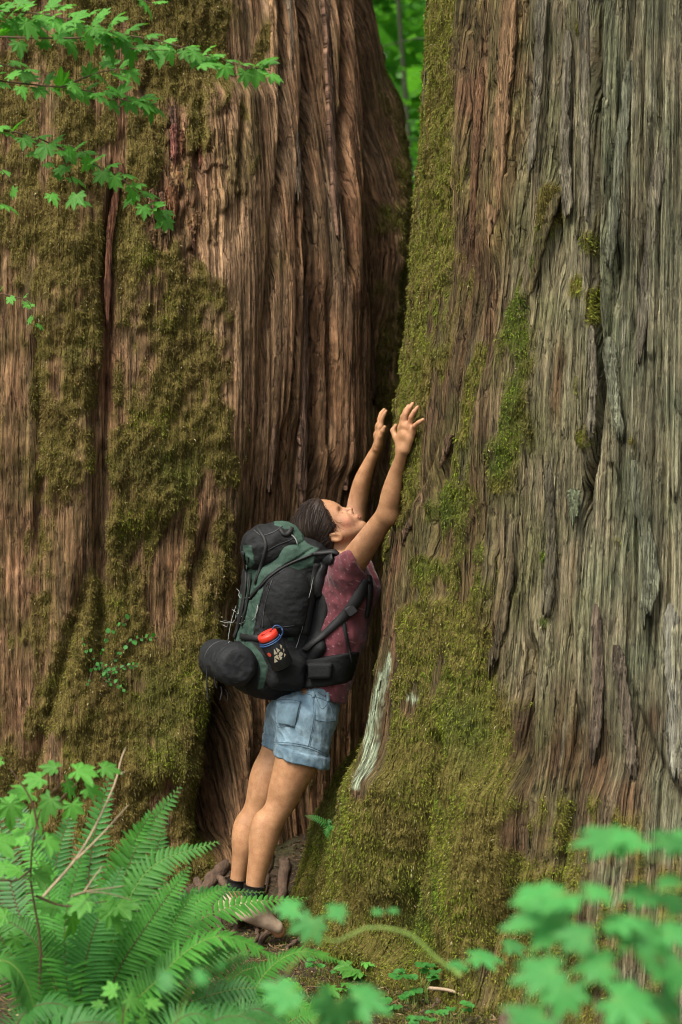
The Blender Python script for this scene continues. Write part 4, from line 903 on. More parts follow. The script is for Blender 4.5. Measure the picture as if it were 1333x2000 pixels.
# ------------------------------------------------------------------ distance-field modelling for the hiker and the pack
from mathutils.bvhtree import BVHTree
class Field:
    def __init__(s, lo, hi, h, rot=None):
        s.R = np.array(rot if rot is not None else Matrix.Identity(3)); s.h = h; s.lo = np.array(lo, float)
        s.n = np.ceil((np.array(hi) - s.lo) / h).astype(int) + 1
        s.f = np.full(s.n, .5, np.float32)
    def loc(s, p): return s.R.T @ np.array(list(p), float)
    def region(s, lo, hi):
        a = np.maximum(0, np.floor((lo - s.lo) / s.h).astype(int)); b = np.minimum(s.n, np.ceil((hi - s.lo) / s.h).astype(int) + 1)
        if np.any(b <= a): return None, None
        sl = tuple(slice(i, j) for i, j in zip(a, b))
        g = [((np.arange(a[i], b[i]) * s.h + s.lo[i]).astype(np.float32)).reshape([-1 if k == i else 1 for k in range(3)]) for i in range(3)]
        return sl, g
    def put(s, sl, d, k, op):
        f = s.f[sl]
        if op == 'sub': s.f[sl] = s._smax(f, -d, k); return
        if op == 'int': s.f[sl] = s._smax(f, d, k); return
        h = np.clip(.5 + .5 * (f - d) / k, 0, 1); s.f[sl] = f + (d - f) * h - k * h * (1 - h)
    def _smax(s, a, b, k):
        h = np.clip(.5 - .5 * (a - b) / max(k, 1e-6), 0, 1); return a + (b - a) * h + k * h * (1 - h)
    def cone(s, a, b, ra, rb, k=.012, op='add', side=None, wa=None, wb=None):
        """tapered capsule; with side given the section is an ellipse, wa/wb = half width along side"""
        a, b = s.loc(a), s.loc(b); m = max(ra, rb, wa or 0, wb or 0) + k * 1.5 + s.h * 3
        sl, g = s.region(np.minimum(a, b) - m, np.maximum(a, b) + m)
        if sl is None: return
        ab = b - a; L2 = float(ab @ ab) + 1e-12
        q = [g[i] - np.float32(a[i]) for i in range(3)]
        t = np.clip((q[0] * ab[0] + q[1] * ab[1] + q[2] * ab[2]) / L2, 0, 1).astype(np.float32)
        o = [q[i] - t * np.float32(ab[i]) for i in range(3)]
        r = ra + (rb - ra) * t
        if side is None:
            d = np.sqrt(o[0]**2 + o[1]**2 + o[2]**2) - r
        else:
            sv = s.loc(side); sv = sv / np.linalg.norm(sv); w = wa + (wb - wa) * t
            os_ = o[0] * sv[0] + o[1] * sv[1] + o[2] * sv[2]; o2 = o[0]**2 + o[1]**2 + o[2]**2 - os_**2
            d = (np.sqrt((os_ / w)**2 + np.maximum(o2, 0) / r**2) - 1) * np.minimum(w, r)
        s.put(sl, d.astype(np.float32), k, op)
    def ell(s, c, ax, rad, k=.012, op='add'):
        """ellipsoid: ax = three unit vectors"""
        c = s.loc(c); m = max(rad) + k * 1.5 + s.h * 3; sl, g = s.region(c - m, c + m)
        if sl is None: return
        q = [g[i] - np.float32(c[i]) for i in range(3)]; acc = 0
        for v, r in zip(ax, rad):
            v = s.loc(v); acc = acc + ((q[0] * v[0] + q[1] * v[1] + q[2] * v[2]) / r)**2
        s.put(sl, ((np.sqrt(acc) - 1) * min(rad)).astype(np.float32), k, op)
    def box(s, c, ax, half, r, k=.01, op='add', taper=0):
        c = s.loc(c); m = np.linalg.norm(half) + r + k * 1.5 + s.h * 3; sl, g = s.region(c - m, c + m)
        if sl is None: return
        q = [g[i] - np.float32(c[i]) for i in range(3)]; w = []
        u = [q[0] * v[0] + q[1] * v[1] + q[2] * v[2] for v in [s.loc(v) for v in ax]]
        sc = 1 + taper * u[2] / half[2]
        w = [np.abs(u[0]) / sc - (half[0] - r), np.abs(u[1]) / sc - (half[1] - r), np.abs(u[2]) - (half[2] - r)]
        out = np.sqrt(sum(np.maximum(x, 0)**2 for x in w)) + np.minimum(np.maximum(np.maximum(w[0], w[1]), w[2]), 0) - r
        s.put(sl, out.astype(np.float32), k, op)
    def plane(s, p, n, k=.004):
        """keep only the side the normal points away from"""
        p, n = s.loc(p), s.loc(n); n = n / np.linalg.norm(n); sl, g = s.region(s.lo, s.lo + s.n * s.h)
        d = (g[0] - p[0]) * n[0] + (g[1] - p[1]) * n[1] + (g[2] - p[2]) * n[2]
        s.f = s._smax(s.f, d.astype(np.float32), k)
    def mesh(s, smooth=2):
        f = s.f; S = f < 0; c = np.zeros(np.array(f.shape) - 1, np.int8)
        for i in (0, 1):
            for j in (0, 1):
                for k in (0, 1): c += S[i:f.shape[0] - 1 + i, j:f.shape[1] - 1 + j, k:f.shape[2] - 1 + k]
        mask = (c > 0) & (c < 8); cells = np.argwhere(mask); idx = np.full(mask.shape, -1, np.int32); idx[mask] = np.arange(len(cells), dtype=np.int32)
        cv = {o: f[cells[:, 0] + o[0], cells[:, 1] + o[1], cells[:, 2] + o[2]] for o in [(i, j, k) for i in (0, 1) for j in (0, 1) for k in (0, 1)]}
        acc = np.zeros((len(cells), 3)); cnt = np.zeros(len(cells))
        for a in cv:
            for ax in range(3):
                if a[ax] == 0:
                    b = list(a); b[ax] = 1; b = tuple(b); fa, fb = cv[a], cv[b]; x = (fa < 0) != (fb < 0)
                    t = np.where(x, fa / np.where(x, fa - fb, 1), 0); p = np.array(a, float)[None].repeat(len(cells), 0); p[:, ax] += t
                    acc += p * x[:, None]; cnt += x
        V = (cells + acc / cnt[:, None]) * s.h + s.lo
        Fs = []
        for ax in range(3):
            u, v = (ax + 1) % 3, (ax + 2) % 3
            A = [slice(None)] * 3; B = [slice(None)] * 3; A[ax] = slice(0, -1); B[ax] = slice(1, None)
            x = S[tuple(A)] != S[tuple(B)]; e = np.argwhere(x)
            ok = (e[:, u] > 0) & (e[:, v] > 0) & (e[:, u] < f.shape[u] - 1) & (e[:, v] < f.shape[v] - 1); e = e[ok]
            def ci(du, dv):
                q = e.copy(); q[:, u] += du; q[:, v] += dv; return idx[q[:, 0], q[:, 1], q[:, 2]]
            Q = np.stack([ci(-1, -1), ci(0, -1), ci(0, 0), ci(-1, 0)], 1)
            ins = S[tuple(A)][e[:, 0], e[:, 1], e[:, 2]]
            Q[~ins] = Q[~ins][:, ::-1]; Fs.append(Q)
        F = np.concatenate(Fs); F = F[(F >= 0).all(1)]
        for _ in range(smooth):
            a = np.zeros_like(V); n = np.zeros(len(V))
            for i in range(4):
                for j in (1, 3): np.add.at(a, F[:, i], V[F[:, (i + j) % 4]]); np.add.at(n, F[:, i], 1)
            V = V * .4 + .6 * a / np.maximum(n, 1)[:, None]
        return V @ s.R.T, F
def vnormals(V, F):
    n = np.cross(V[F[:, 2]] - V[F[:, 0]], V[F[:, 3]] - V[F[:, 1]]); o = np.zeros_like(V)
    for i in range(4): np.add.at(o, F[:, i], n)
    return o / (np.linalg.norm(o, axis=1)[:, None] + 1e-12)
def bvh_of(V, F): return BVHTree.FromPolygons([tuple(v) for v in V], [tuple(f) for f in F])
EYE = Vector((0, -D0, CAMZ))
def cast(bv, px, py):
    d = (W(px, py, 0) - EYE).normalized(); h = bv.ray_cast(EYE, d)
    return (h[0], h[1]) if h[0] is not None else (None, None)
def inpoly(px, py, poly):
    poly = np.array(poly, float); r = np.zeros(len(px), bool); j = len(poly) - 1
    for i in range(len(poly)):
        a, b = poly[i], poly[j]
        if a[1] != b[1]:
            r ^= ((a[1] > py) != (b[1] > py)) & (px < (b[0] - a[0]) * (py - a[1]) / (b[1] - a[1]) + a[0])
        j = i
    return r
def rel(o, parent):
    o.parent = parent; o.matrix_parent_inverse = Matrix.Translation(parent.location).inverted(); return o
def ribbon_on(bv, path, wpx, off, thick, mat, parent, name='strap', n=30, fallbackY=-.15, lift=None):
    """webbing lying on a surface along a path given in photo pixels"""
    P = spline(path, n); pts, nr = [], []
    for i, q in enumerate(P):
        h, nn = cast(bv, q[0], q[1])
        if h is None: h = W(q[0], q[1], pts[-1].y if pts else fallbackY); nn = nr[-1] if nr else Vector((0, -1, 0))
        if nn.dot(EYE - h) < 0: nn = -nn
        pts.append(h); nr.append(nn)
    A = np.array([list(p) for p in pts]); N = np.array([list(p) for p in nr])
    for _ in range(3):
        A[1:-1] = (A[:-2] + 2 * A[1:-1] + A[2:]) / 4; N[1:-1] = N[:-2] + N[1:-1] + N[2:]; N /= np.linalg.norm(N, axis=1)[:, None]
    T = np.gradient(A, axis=0); T /= np.linalg.norm(T, axis=1)[:, None]; B = np.cross(T, N); B /= np.linalg.norm(B, axis=1)[:, None]
    ww = np.interp(np.linspace(0, 1, n), np.linspace(0, 1, len(wpx)) if hasattr(wpx, '__len__') else [0, 1], wpx if hasattr(wpx, '__len__') else [wpx, wpx]) * K / 2
    rows = []
    for i in range(n):
        c = A[i] + N[i] * off
        rows += [c - B[i] * ww[i], c - B[i] * ww[i] + N[i] * thick, c + N[i] * thick * 1.25, c + B[i] * ww[i] + N[i] * thick, c + B[i] * ww[i]]
    F = []
    for i in range(n - 1):
        a = i * 5
        for k in range(5): F.append((a + k, a + 5 + k, a + 5 + (k + 1) % 5, a + (k + 1) % 5))
    F += [(0, 1, 2, 3), (5 * n - 5, 5 * n - 2, 5 * n - 3, 5 * n - 4)]
    return rel(mesh_np(name, np.array(rows), np.array(F), mat, None), parent)
def cord_on(bv, path, r, off, mat, parent, name='cord', n=24, fallbackY=-.15):
    P = spline(path, n); pts = []
    for q in P:
        h, nn = cast(bv, q[0], q[1])
        if h is None: h = W(q[0], q[1], pts[-1].y if pts else fallbackY); nn = Vector((0, -1, 0))
        if nn.dot(EYE - h) < 0: nn = -nn
        pts.append(h + nn * off)
    A = np.array([list(p) for p in pts]); A[1:-1] = (A[:-2] + 2 * A[1:-1] + A[2:]) / 4
    V, F = tube(A, r, 6); return rel(mesh_np(name, V, F, mat, None), parent)

FW = Vector((.94, .34, 0)); RS = Vector((.34, -.94, 0)); UP = Vector((0, 0, 1))
person = empty('person', 'hiker in maroon shirt and denim shorts, arms raised, hugging the cedar', 'person', W(510, 1835, 0))

# --- materials
def skin_mat():
    t = NT('skin'); at = t.n('Attribute', attribute_name='Col'); tc = t.n('TexCoord'); nz = t.noise((tc, 'Object'), 40, 3, .5)
    nf = t.noise((tc, 'Object'), 220, 3, .6); rf = t.ramp(nf, 0, [(.3, (.80, .72, .66)), (.45, g3(1)), (.7, g3(1.06))]); r = t.ramp(nz, 0, [(.3, (.82, .76, .72)), (.7, g3(1.08))]); m0 = t.mix((at, 0), (r, 0), 1.0); m = t.mix((m0, 2), (rf, 0), .8); t.l(m, 2, t.p, 'Base Color')
    t.p.inputs['Specular IOR Level'].default_value = .35; t.p.inputs['Roughness'].default_value = .55; t.p.inputs['Subsurface Weight'].default_value = .12; t.p.inputs['Subsurface Radius'].default_value = (.012, .005, .003); t.p.inputs['Subsurface Scale'].default_value = .6
    n2 = t.noise((tc, 'Object'), 450, 3, .7); b = t.bump(n2, 0, .4, .0012); t.l(b, 0, t.p, 'Normal'); return t.m
def cloth_mat(name, scale=900, bump=.5, rough=.85, sheen=.2, wr=.3):
    t = NT(name); at = t.n('Attribute', attribute_name='Col'); tc = t.n('TexCoord'); nz = t.noise((tc, 'Object'), scale, 2, .6); n2 = t.noise((tc, 'Object'), 25, 4, .6)
    r = t.ramp(nz, 0, [(.3, g3(.78)), (.7, g3(1.15))]); m = t.mix((at, 0), (r, 0), 1.0); r2 = t.ramp(n2, 0, [(.3, g3(1 - wr)), (.7, g3(1.1))]); m2 = t.mix((m, 2), (r2, 0), 1.0)
    t.l(m2, 2, t.p, 'Base Color'); t.p.inputs['Roughness'].default_value = rough; t.p.inputs['Sheen Weight'].default_value = sheen; t.p.inputs['Specular IOR Level'].default_value = .3
    b = t.bump(nz, 0, bump * .5, .001); b2 = t.bump(n2, 0, .35, .012, b); t.l(b2, 0, t.p, 'Normal'); return t.m
M['skin'] = skin_mat(); M['cloth'] = cloth_mat('shirt_cloth'); M['denim'] = cloth_mat('denim', 700, .8, .9, .1, .42); M['nylon'] = cloth_mat('pack_nylon', 500, .5, .75, .0, .25)
M['black'] = simple_mat('black_webbing', (.009, .0095, .010), .65, .3, 300, .4, .001)
M['hair'] = simple_mat('hair', (.027, .015, .009), .62, .5, 1.0, .35, .002, stretch=(25, 260, 60), spec=.3); 
M['brow'] = simple_mat('brow_hair', (.035, .02, .013), .7, .3, 300, .1, .001)
M['seam'] = simple_mat('seam', (.10, .16, .21), .85, .3, 300, .2, .001)

# --- the body, one continuous surface
lean = Vector((.277, 0, .961)).normalized(); gx = Vector((.961, 0, -.277)).normalized()
GR = Matrix((gx, Vector((0, 1, 0)), lean)).transposed()
PH, NH = RT.hit(800, 838)           # where the near palm rests on the bark
PHc = PH + NH * .056
def onplane(px, py, lift=0.0):
    d = (W(px, py, 0) - EYE).normalized(); t = (PHc - EYE).dot(NHv) / d.dot(NHv); return EYE + d * t + NHv * lift
NHv = Vector((NH.x * .8, NH.y - .35, NH.z * .4)).normalized()
print('HAND', PH, NH, NHv)
YW = onplane(789, 878).y; YS = -.155
lo = np.array([1e9] * 3); hi = -lo
for p in [W(400, 1850, -.3), W(400, 1850, .35), W(470, 1450, .3), W(490, 1360, .3), W(760, 760, .35), W(850, 780, YW - .12), W(560, 1000, .3), W(740, 1250, -.3), W(600, 1850, -.3)]:
    q = np.array(GR.transposed() @ p); lo = np.minimum(lo, q - .03); hi = np.maximum(hi, q + .03)
B = Field(lo, hi, .003, GR)
def chain(F, pts, k=.015, side=None):
    if side is None:      # one smooth limb: resample, hard union along the limb, blend once
        n = max(10, len(pts) * 6); Q = spline([(*p, r) for p, r in pts], n); old = F.f; F.f = np.full_like(old, .5)
        for a, b in zip(Q[:-1], Q[1:]): F.cone(a[:3], b[:3], a[3], b[3], .0006)
        new, F.f = F.f, old; h = np.clip(.5 + .5 * (old - new) / k, 0, 1); F.f = old + (new - old) * h - k * h * (1 - h); return
    for (a, ra), (b, rb) in zip(pts[:-1], pts[1:]):
        if side is None: F.cone(a, b, ra, rb, k)
        else: F.cone(a, b, ra[0], rb[0], k, side=side, wa=ra[1], wb=rb[1])
LEG_N = [((594, 1405, -.075), .092), ((584, 1474, -.085), .080), ((570, 1512, -.09), .068), ((557, 1543, -.095), .0575), ((550, 1566, -.095), .0515), ((539, 1588, -.10), .0455), ((525, 1615, -.10), .0460), ((517, 1642, -.10), .0455), ((511, 1667, -.105), .0405), ((504, 1695, -.105), .0365), ((499, 1724, -.105), .0325), ((496, 1752, -.105), .030)]
LEG_F = [((570, 1400, .105), .078), ((549, 1474, .10), .074), ((528, 1515, .09), .070), ((516, 1548, .08), .060), ((508, 1572, .08), .053), ((498, 1598, .075), .048), ((487, 1622, .075), .0495), ((482, 1645, .07), .0465), ((478, 1665, .07), .040), ((471, 1690, .07), .0325), ((466, 1715, .07), .0290), ((461, 1742, .07), .029)]
for L in (LEG_N, LEG_F): chain(B, [(W(*p), r) for p, r in L], .012)
for (c, r) in [((577, 1555, -.085), .017), ((541, 1562, .095), .018)]: B.ell(W(*c), (FW, RS, UP), (r, .024, .026), .014)
B.ell(W(505, 1636, -.10), (FW, RS, lean), (.028, .036, .075), .03); B.ell(W(472, 1638, .07), (FW, RS, lean), (.026, .034, .07), .03)     # calves
# feet inside the shoes
B.cone(W(494, 1762, -.10), W(545, 1820, -.07), .030, .022, .02); B.cone(W(460, 1752, .08), W(508, 1800, .12), .030, .022, .02)
# trunk of the body
B.cone(W(598, 1385, .01), W(622, 1320, .01), .100, .085, .04, side=RS, wa=.150, wb=.135)
B.cone(W(622, 1320, .01), W(648, 1245, .005), .080, .080, .04, side=RS, wa=.125, wb=.120)
B.cone(W(648, 1245, .005), W(670, 1150, .0), .082, .088, .04, side=RS, wa=.125, wb=.150)
B.cone(W(670, 1150, .0), W(672, 1110, .0), .088, .062, .04, side=RS, wa=.150, wb=.145)
# near (right) arm
SHn, ELn, WRn = W(684, 1106, YS), W(757, 1003, YS + .62 * (YW - YS)), onplane(789, 879, .004)
chain(B, [(SHn, .050), (SHn.lerp(ELn, .3), .0455), (SHn.lerp(ELn, .7), .0385), (ELn, .0345)], .02)
B.ell(ELn + Vector((.014, -.004, -.010)), (FW, RS, UP), (.022, .020, .024), .02)
chain(B, [(ELn, .034), (W(764, 968, ELn.y + .25 * (YW - ELn.y)), .0345), (W(773, 930, ELn.y + .5 * (YW - ELn.y)), .0270), (W(781, 902, ELn.y + .8 * (YW - ELn.y)), .0205), (WRn, .0195)], .014)
# far (left) arm
SHf, ELf, WRf = W(672, 1098, .15), W(693, 1010, .21), W(737, 876, .13)
chain(B, [(SHf, .052), (SHf.lerp(ELf, .5), .043), (ELf, .036)], .02)
chain(B, [(ELf, .035), (W(699, 978, .20), .0345), (W(708, 940, .18), .031), (W(724, 900, .15), .022), (WRf, .0185)], .014)
# near hand: four unequal bent fingers and a thumb off the side of the palm
def hand(F, wrist, sideoff, fingers, thumb, at, palm_r=.0115):
    for i, f in enumerate(fingers):
        w = wrist + sideoff * (i - 1.5) * .012; m = at(*f[0])
        F.cone(w, m, .0125, palm_r, .012)
        pts = [(m, .0098), (at(*f[1]), .0085), (at(*f[2]), .0078), (at(*f[3]), .0064)]
        for (a, ra), (b, rb) in zip(pts[:-1], pts[1:]): F.cone(a, b, ra, rb, .0025)
    for a, b in zip(fingers[:-1], fingers[1:]): F.cone(at(*a[0]), at(*b[0]), .0100, .0100, .010); F.cone(wrist.lerp(at(*a[0]), .6), wrist.lerp(at(*b[0]), .6), .0125, .0125, .012)
    t = [at(*q) for q in thumb]; F.cone(t[0], t[1], .0135, .011, .012); F.cone(t[1], t[2], .0105, .0095, .004); F.cone(t[2], t[3], .0092, .0072, .003)
sidev = (onplane(808, 845) - onplane(785, 845)).normalized()
NF = [[(785.5, 836, .004), (791, 815, .010), (795, 803, .006), (798, 793, .0)], [(793.5, 831, .006), (799, 809, .012), (804, 797, .008), (806.5, 788.5, .0)],
      [(802, 833, .004), (808.5, 815, .012), (813, 804, .008), (816, 795, .0)], [(808, 841, .002), (816, 832, .012), (823, 826, .012), (829.5, 820, .006)]]
hand(B, WRn, sidev, NF, [(783, 868, .002), (775, 854, .004), (770.5, 841, .006), (773.5, 831, .0)], onplane)
def atf(px, py, dY): return W(px, py, .13 + dY)
FF = [[(744, 834, -.030), (747, 818, -.034), (750.5, 810, -.036), (754.5, 803, -.036)], [(741, 832, -.010), (743.5, 815, -.010), (747, 806, -.008), (751, 800, -.006)],
      [(740, 834, .010), (742, 818, .014), (745, 808, .016), (749, 802, .018)], [(741, 840, .028), (743, 828, .036), (746, 820, .04), (749, 813, .044)]]
hand(B, WRf, Vector((0, 1, 0)), FF, [(741, 866, -.028), (744, 852, -.046), (748, 842, -.056), (752, 834, -.060)], atf)
# neck and head
hu = Vector((-.93, 0, .37)).normalized(); hn = Vector((.37, 0, .93)).normalized(); hs_ = Vector((0, -1, 0))
hn = (hn + hs_ * .10).normalized(); hs_ = hu.cross(hn).normalized(); hs_ = hs_ if hs_.y < 0 else -hs_; HC = W(647, 1024, -.005)
def H(a, b, c=0): return HC + hu * a + hn * b + hs_ * c
hax = (hu, hn, hs_)
B.cone(W(664, 1100, 0), W(658, 1052, 0), .058, .052, .025); B.cone(W(690, 1085, 0), H(-.065, -.012), .034, .030, .03)
B.ell(H(.030, -.010), hax, (.086, .086, .072), .01); B.ell(H(-.036, .010), hax, (.074, .052, .056), .02)
B.ell(H(.012, .020), hax, (.05, .050, .058), .02)
for c in (-1, 1):
    B.cone(H(-.045, -.022, c * .048), H(-.100, .026, c * .014), .016, .015, .022)
    B.ell(H(-.042, .034, c * .034), hax, (.024, .020, .022), .018)
B.ell(H(-.104, .036), hax, (.017, .016, .020), .012)
B.cone(H(.008, .050, -.028), H(.008, .050, .028), .013, .013, .012)
for c in (-1, 1):
    B.ell(H(-.017, .066, c * .031), hax, (.012, .014, .018), .010, 'sub'); 
for c in (-1, 1): B.ell(H(-.018, .045, c * .030), hax, (.011, .0125, .0145), .004)
B.cone(H(-.008, .056), H(-.045, .0745), .0075, .0085, .007)
for c in (-1, 1): B.ell(H(-.051, .064, c * .010), hax, (.0075, .0075, .0065), .005)
B.ell(H(-.072, .052), hax, (.014, .012, .022), .012)
B.ell(H(-.0755, .0610), hax, (.0052, .0060, .019), .004); B.ell(H(-.0850, .0590), hax, (.0056, .0062, .016), .003)
for c in (-1, 1):
    e = H(-.030, -.030, c * .070)
    B.ell(e, ((hu * .96 + hn * -.25).normalized(), (hn * .96 + hu * .25).normalized(), hs_), (.029, .0175, .0085), .004)
    B.ell(e + hs_ * c * .008 + hn * .001, ((hu * .96 + hn * -.25).normalized(), (hn * .96 + hu * .25).normalized(), hs_), (.018, .009, .006), .004, 'sub')
V, F = B.mesh(2); bodyV, bodyF = V, F
def head_local(V):
    d = V - np.array(HC); return d @ np.array(hu), d @ np.array(hn), d @ np.array(hs_)
a_, b_, c_ = head_local(V)
C = np.repeat(np.array([[.385, .205, .102]]), len(V), 0)
C = C * (1 + .13 * fbm(V[:, 0] * 14, V[:, 1] * 14, V[:, 2] * 9, 2, 5))[:, None]
face = np.exp(-((a_ + .045) / .07)**2 - ((b_ - .04) / .05)**2); C = lerp3(C, np.array([.50, .275, .175]), np.clip(face, 0, 1) * .8)
C = lerp3(C, np.array([.50, .18, .12]), .5 * np.exp(-((a_ + .05) / .018)**2 - ((b_ - .030) / .022)**2) * (np.abs(c_) > .03))
lip = np.exp(-((a_ + .080) / .0085)**4 - ((b_ - .060) / .011)**4 - (c_ / .021)**4); C = lerp3(C, np.array([.36, .12, .085]), lip * .85)
palm_n = np.exp(-(np.linalg.norm(V - np.array(onplane(812, 800)), axis=1) / .06)**2); C = lerp3(C, np.array([.56, .28, .18]), .4 * palm_n)
body = rel(mesh_np('body', V, F, M['skin'], None, attrs={'Col': C}), person)
bv_body = bvh_of(V, F)
# eyelashes, eyebrow, mouth line, nails
def htube(name, pts, r, mat, n=10):
    v, f = tube(spline([H(*p) for p in pts], n), r, 5); return rel(mesh_np(name, v, f, mat, None), person)
for c in (-1, 1):
    htube('eyelashes', [(-.0175, .0545, c * .018), (-.0235, .0555, c * .026), (-.0255, .0525, c * .036), (-.0225, .0465, c * .044)], .0017, M['brow'])
    htube('eyebrow', [(.003, .0645, c * .012), (.0065, .0620, c * .024), (.006, .0565, c * .036), (.001, .0485, c * .046)], np.linspace(.0026, .0014, 10), M['brow'])
htube('mouth_line', [(-.0802, .0590, -.019), (-.0800, .0655, 0), (-.0802, .0590, .019)], .0009, simple_mat('mouth', (.16, .05, .04), .6))

# hair: slicked back, gathered behind the head
Hf = Field(np.array(HC) - .22, np.array(HC) + .22, .003)
Hf.ell(H(.033, -.012), hax, (.092, .093, .080), .01); Hf.ell(W(622, 1040, 0), (FW, RS, UP), (.085, .080, .066), .03); Hf.ell(W(634, 1062, 0), (FW, RS, UP), (.050, .066, .048), .03)
Hf.ell(W(597, 1034, 0), (Vector((.8, 0, .6)), Vector((0, 1, 0)), Vector((-.6, 0, .8))), (.050, .060, .048), .03)
def lineplane(F, p, q, keepleft=True):
    a, b = W(*p, 0), W(*q, 0); d = (b - a).normalized(); n = Vector((-d.z, 0, d.x)); n = n if n.x > 0 else -n; F.plane(a, n, .016)
lineplane(Hf, (634, 984), (657, 1031)); lineplane(Hf, (655.5, 1028), (653, 1080))
Hf.ell(H(-.030, -.026, .078), hax, (.024, .014, .02), .006, 'sub')
hv, hf = Hf.mesh(2); hnrm = vnormals(hv, hf)
st = pn(hv[:, 0] * 14 + hv[:, 2] * 18, hv[:, 0] * 90 - hv[:, 2] * 80, hv[:, 1] * 70, 6) + .6 * pn(hv[:, 0] * 20, hv[:, 0] * 190 - hv[:, 2] * 170, hv[:, 1] * 120, 9)
hv = hv + hnrm * (st * .0011)[:, None]
hair = rel(mesh_np('hair', hv, hf, M['hair'], None), person); hb_ = bvh_of(hv, hf)
sv, sf, so = [], [], 0; rr = np.random.RandomState(2)
for k in range(150):   # fine hairs that soften the hairline
    u = rr.rand(); a = W(634 + 22 * u + rr.uniform(-1, 4), 986 + 44 * u, 0); c0 = bv_body.ray_cast(EYE, (a - EYE).normalized())[0]
    if c0 is None: continue
    b = c0 + Vector((-.022, 0, -.010)) + hs_ * .006 + Vector((0, 0, .004 * rr.randn())); v, f = tube(spline([c0 + hs_ * .0005, (c0 + b) / 2 + hs_ * .004, b], 6), .00045, 3, False); sv.append(v); sf.append(f + so); so += len(v)
for k in range(900):
    i = rr.randint(len(hv)); p = Vector(hv[i])
    if hnrm[i][1] > .4: continue
    pts = []; tgt = W(612, 1068, p.y * .6)
    for j in range(9):
        h = hb_.find_nearest(p)
        if h[0] is None: break
        pts.append(h[0] + h[1] * (.0010 + .0055 * math.sin(j / 8. * 3.1) * rr.rand() ** 2)); d = (tgt - h[0]).normalized(); d = (d - h[1] * d.dot(h[1])).normalized(); p = h[0] + d * .008
    if len(pts) == 9:
        v, f = tube(pts, np.linspace(.0010, .0004, 9), 3, False); sv.append(v); sf.append(f + so); so += len(v)
for k in range(16):    # flyaway wisps at the temple and nape
    a = H(.03 - .05 * rr.rand(), .03 - .03 * rr.rand(), .074) ; b = a + hu * (-.02 - .03 * rr.rand()) + hn * (-.012 + .02 * rr.randn() * .4) + hs_ * .004
    v, f = tube(spline([a, (a + b) / 2 + hn * .004 * rr.randn(), b], 6), .0005, 3, False); sv.append(v); sf.append(f + so); so += len(v)
o = rel(mesh_np('hair_strands', np.concatenate(sv), np.concatenate(sf), M['hair'], None), person); tag(o, kind='stuff')

# shirt
S_ = Field(np.array(lo), np.array(hi), .0035, GR)
i0 = .014
S_.cone(W(612, 1380, .01), W(628, 1310, .01), .092 + i0, .082 + i0, .04, side=RS, wa=.150, wb=.138)
S_.cone(W(628, 1310, .01), W(650, 1240, .005), .076 + i0, .086 + i0, .04, side=RS, wa=.138, wb=.138)
S_.cone(W(650, 1240, .005), W(672, 1150, .0), .086 + i0, .088 + i0, .04, side=RS, wa=.138, wb=.160)
S_.cone(W(672, 1150, .0), W(674, 1112, .0), .088 + i0, .066 + i0, .04, side=RS, wa=.160, wb=.152)
S_.ell(W(698, 1150, -.01), (FW, RS, UP), (.055, .11, .06), .03)
for s0, e0, r0 in ((SHn, ELn, .060), (SHf, ELf, .058)): S_.cone(s0 + (s0 - e0) * .1, s0.lerp(e0, .34), r0, r0 * .93, .035)
dn_ = (ELn - SHn).normalized(); cutn = SHn.lerp(ELn, .20)
# trim the sleeves (slightly slanted like the photo) and the neckline, hem
sleeve_cut = (Vector((.86, 0, .30)) + dn_ * .35).normalized()
sl, g = S_.region(S_.lo, S_.lo + S_.n * S_.h)
def hp(p, n):
    p, n = S_.loc(p), S_.loc(n); n = n / np.linalg.norm(n); return ((g[0] - p[0]) * n[0] + (g[1] - p[1]) * n[1] + (g[2] - p[2]) * n[2]).astype(np.float32)
near = hp(W(690, 1100, -.085), Vector((0, -1, .0)))     # >0 on the near side
c1 = np.minimum(hp(W(699, 1090, -.15), sleeve_cut), np.minimum(near, hp(W(700, 1132, -.1), Vector((.35, 0, 1)))))
S_.f = S_._smax(S_.f, c1, .004)
c2 = np.minimum(hp(SHf.lerp(ELf, .28), (ELf - SHf)), hp(W(690, 1100, .08), Vector((0, 1, 0))))
S_.f = S_._smax(S_.f, c2, .004)
S_.plane(W(676, 1078, 0), Vector((-.50, 0, .86)), .004)
S_.plane(W(646, 1362, 0), Vector((-.30, 0, -.95)), .004)
v, f = S_.mesh(2); nn = vnormals(v, f); px, py = to_px(v)
fold = .0045 * pn(v[:, 0] * 9 + v[:, 2] * 5, v[:, 1] * 16, v[:, 2] * 7, 2) + .0035 * (1 - np.abs(pn(v[:, 0] * 22 + v[:, 2] * 18, v[:, 1] * 20, v[:, 2] * 9 - v[:, 0] * 14, 4)) * 2) + .003 * pn(v[:, 0] * 45, v[:, 1] * 45, v[:, 2] * 12, 6)
v = v + nn * (fold + .002)[:, None]
C = np.repeat(np.array([[.150, .036, .046]]), len(v), 0)
# small pale printed dots on a diamond grid
s1 = v @ np.array(lean) / .030; s2 = (v[:, 1] * -.75 + v[:, 0] * .6) / .030
q1 = s1 + s2; q2 = s1 - s2; dd = np.hypot(q1 - np.round(q1), q2 - np.round(q2)); C = lerp3(C, np.array([.50, .30, .30]), sst(.13, .06, dd) * .55)
shirt = rel(mesh_np('shirt', v, f, M['cloth'], None, attrs={'Col': C}), person); bv_shirt = bvh_of(v, f)

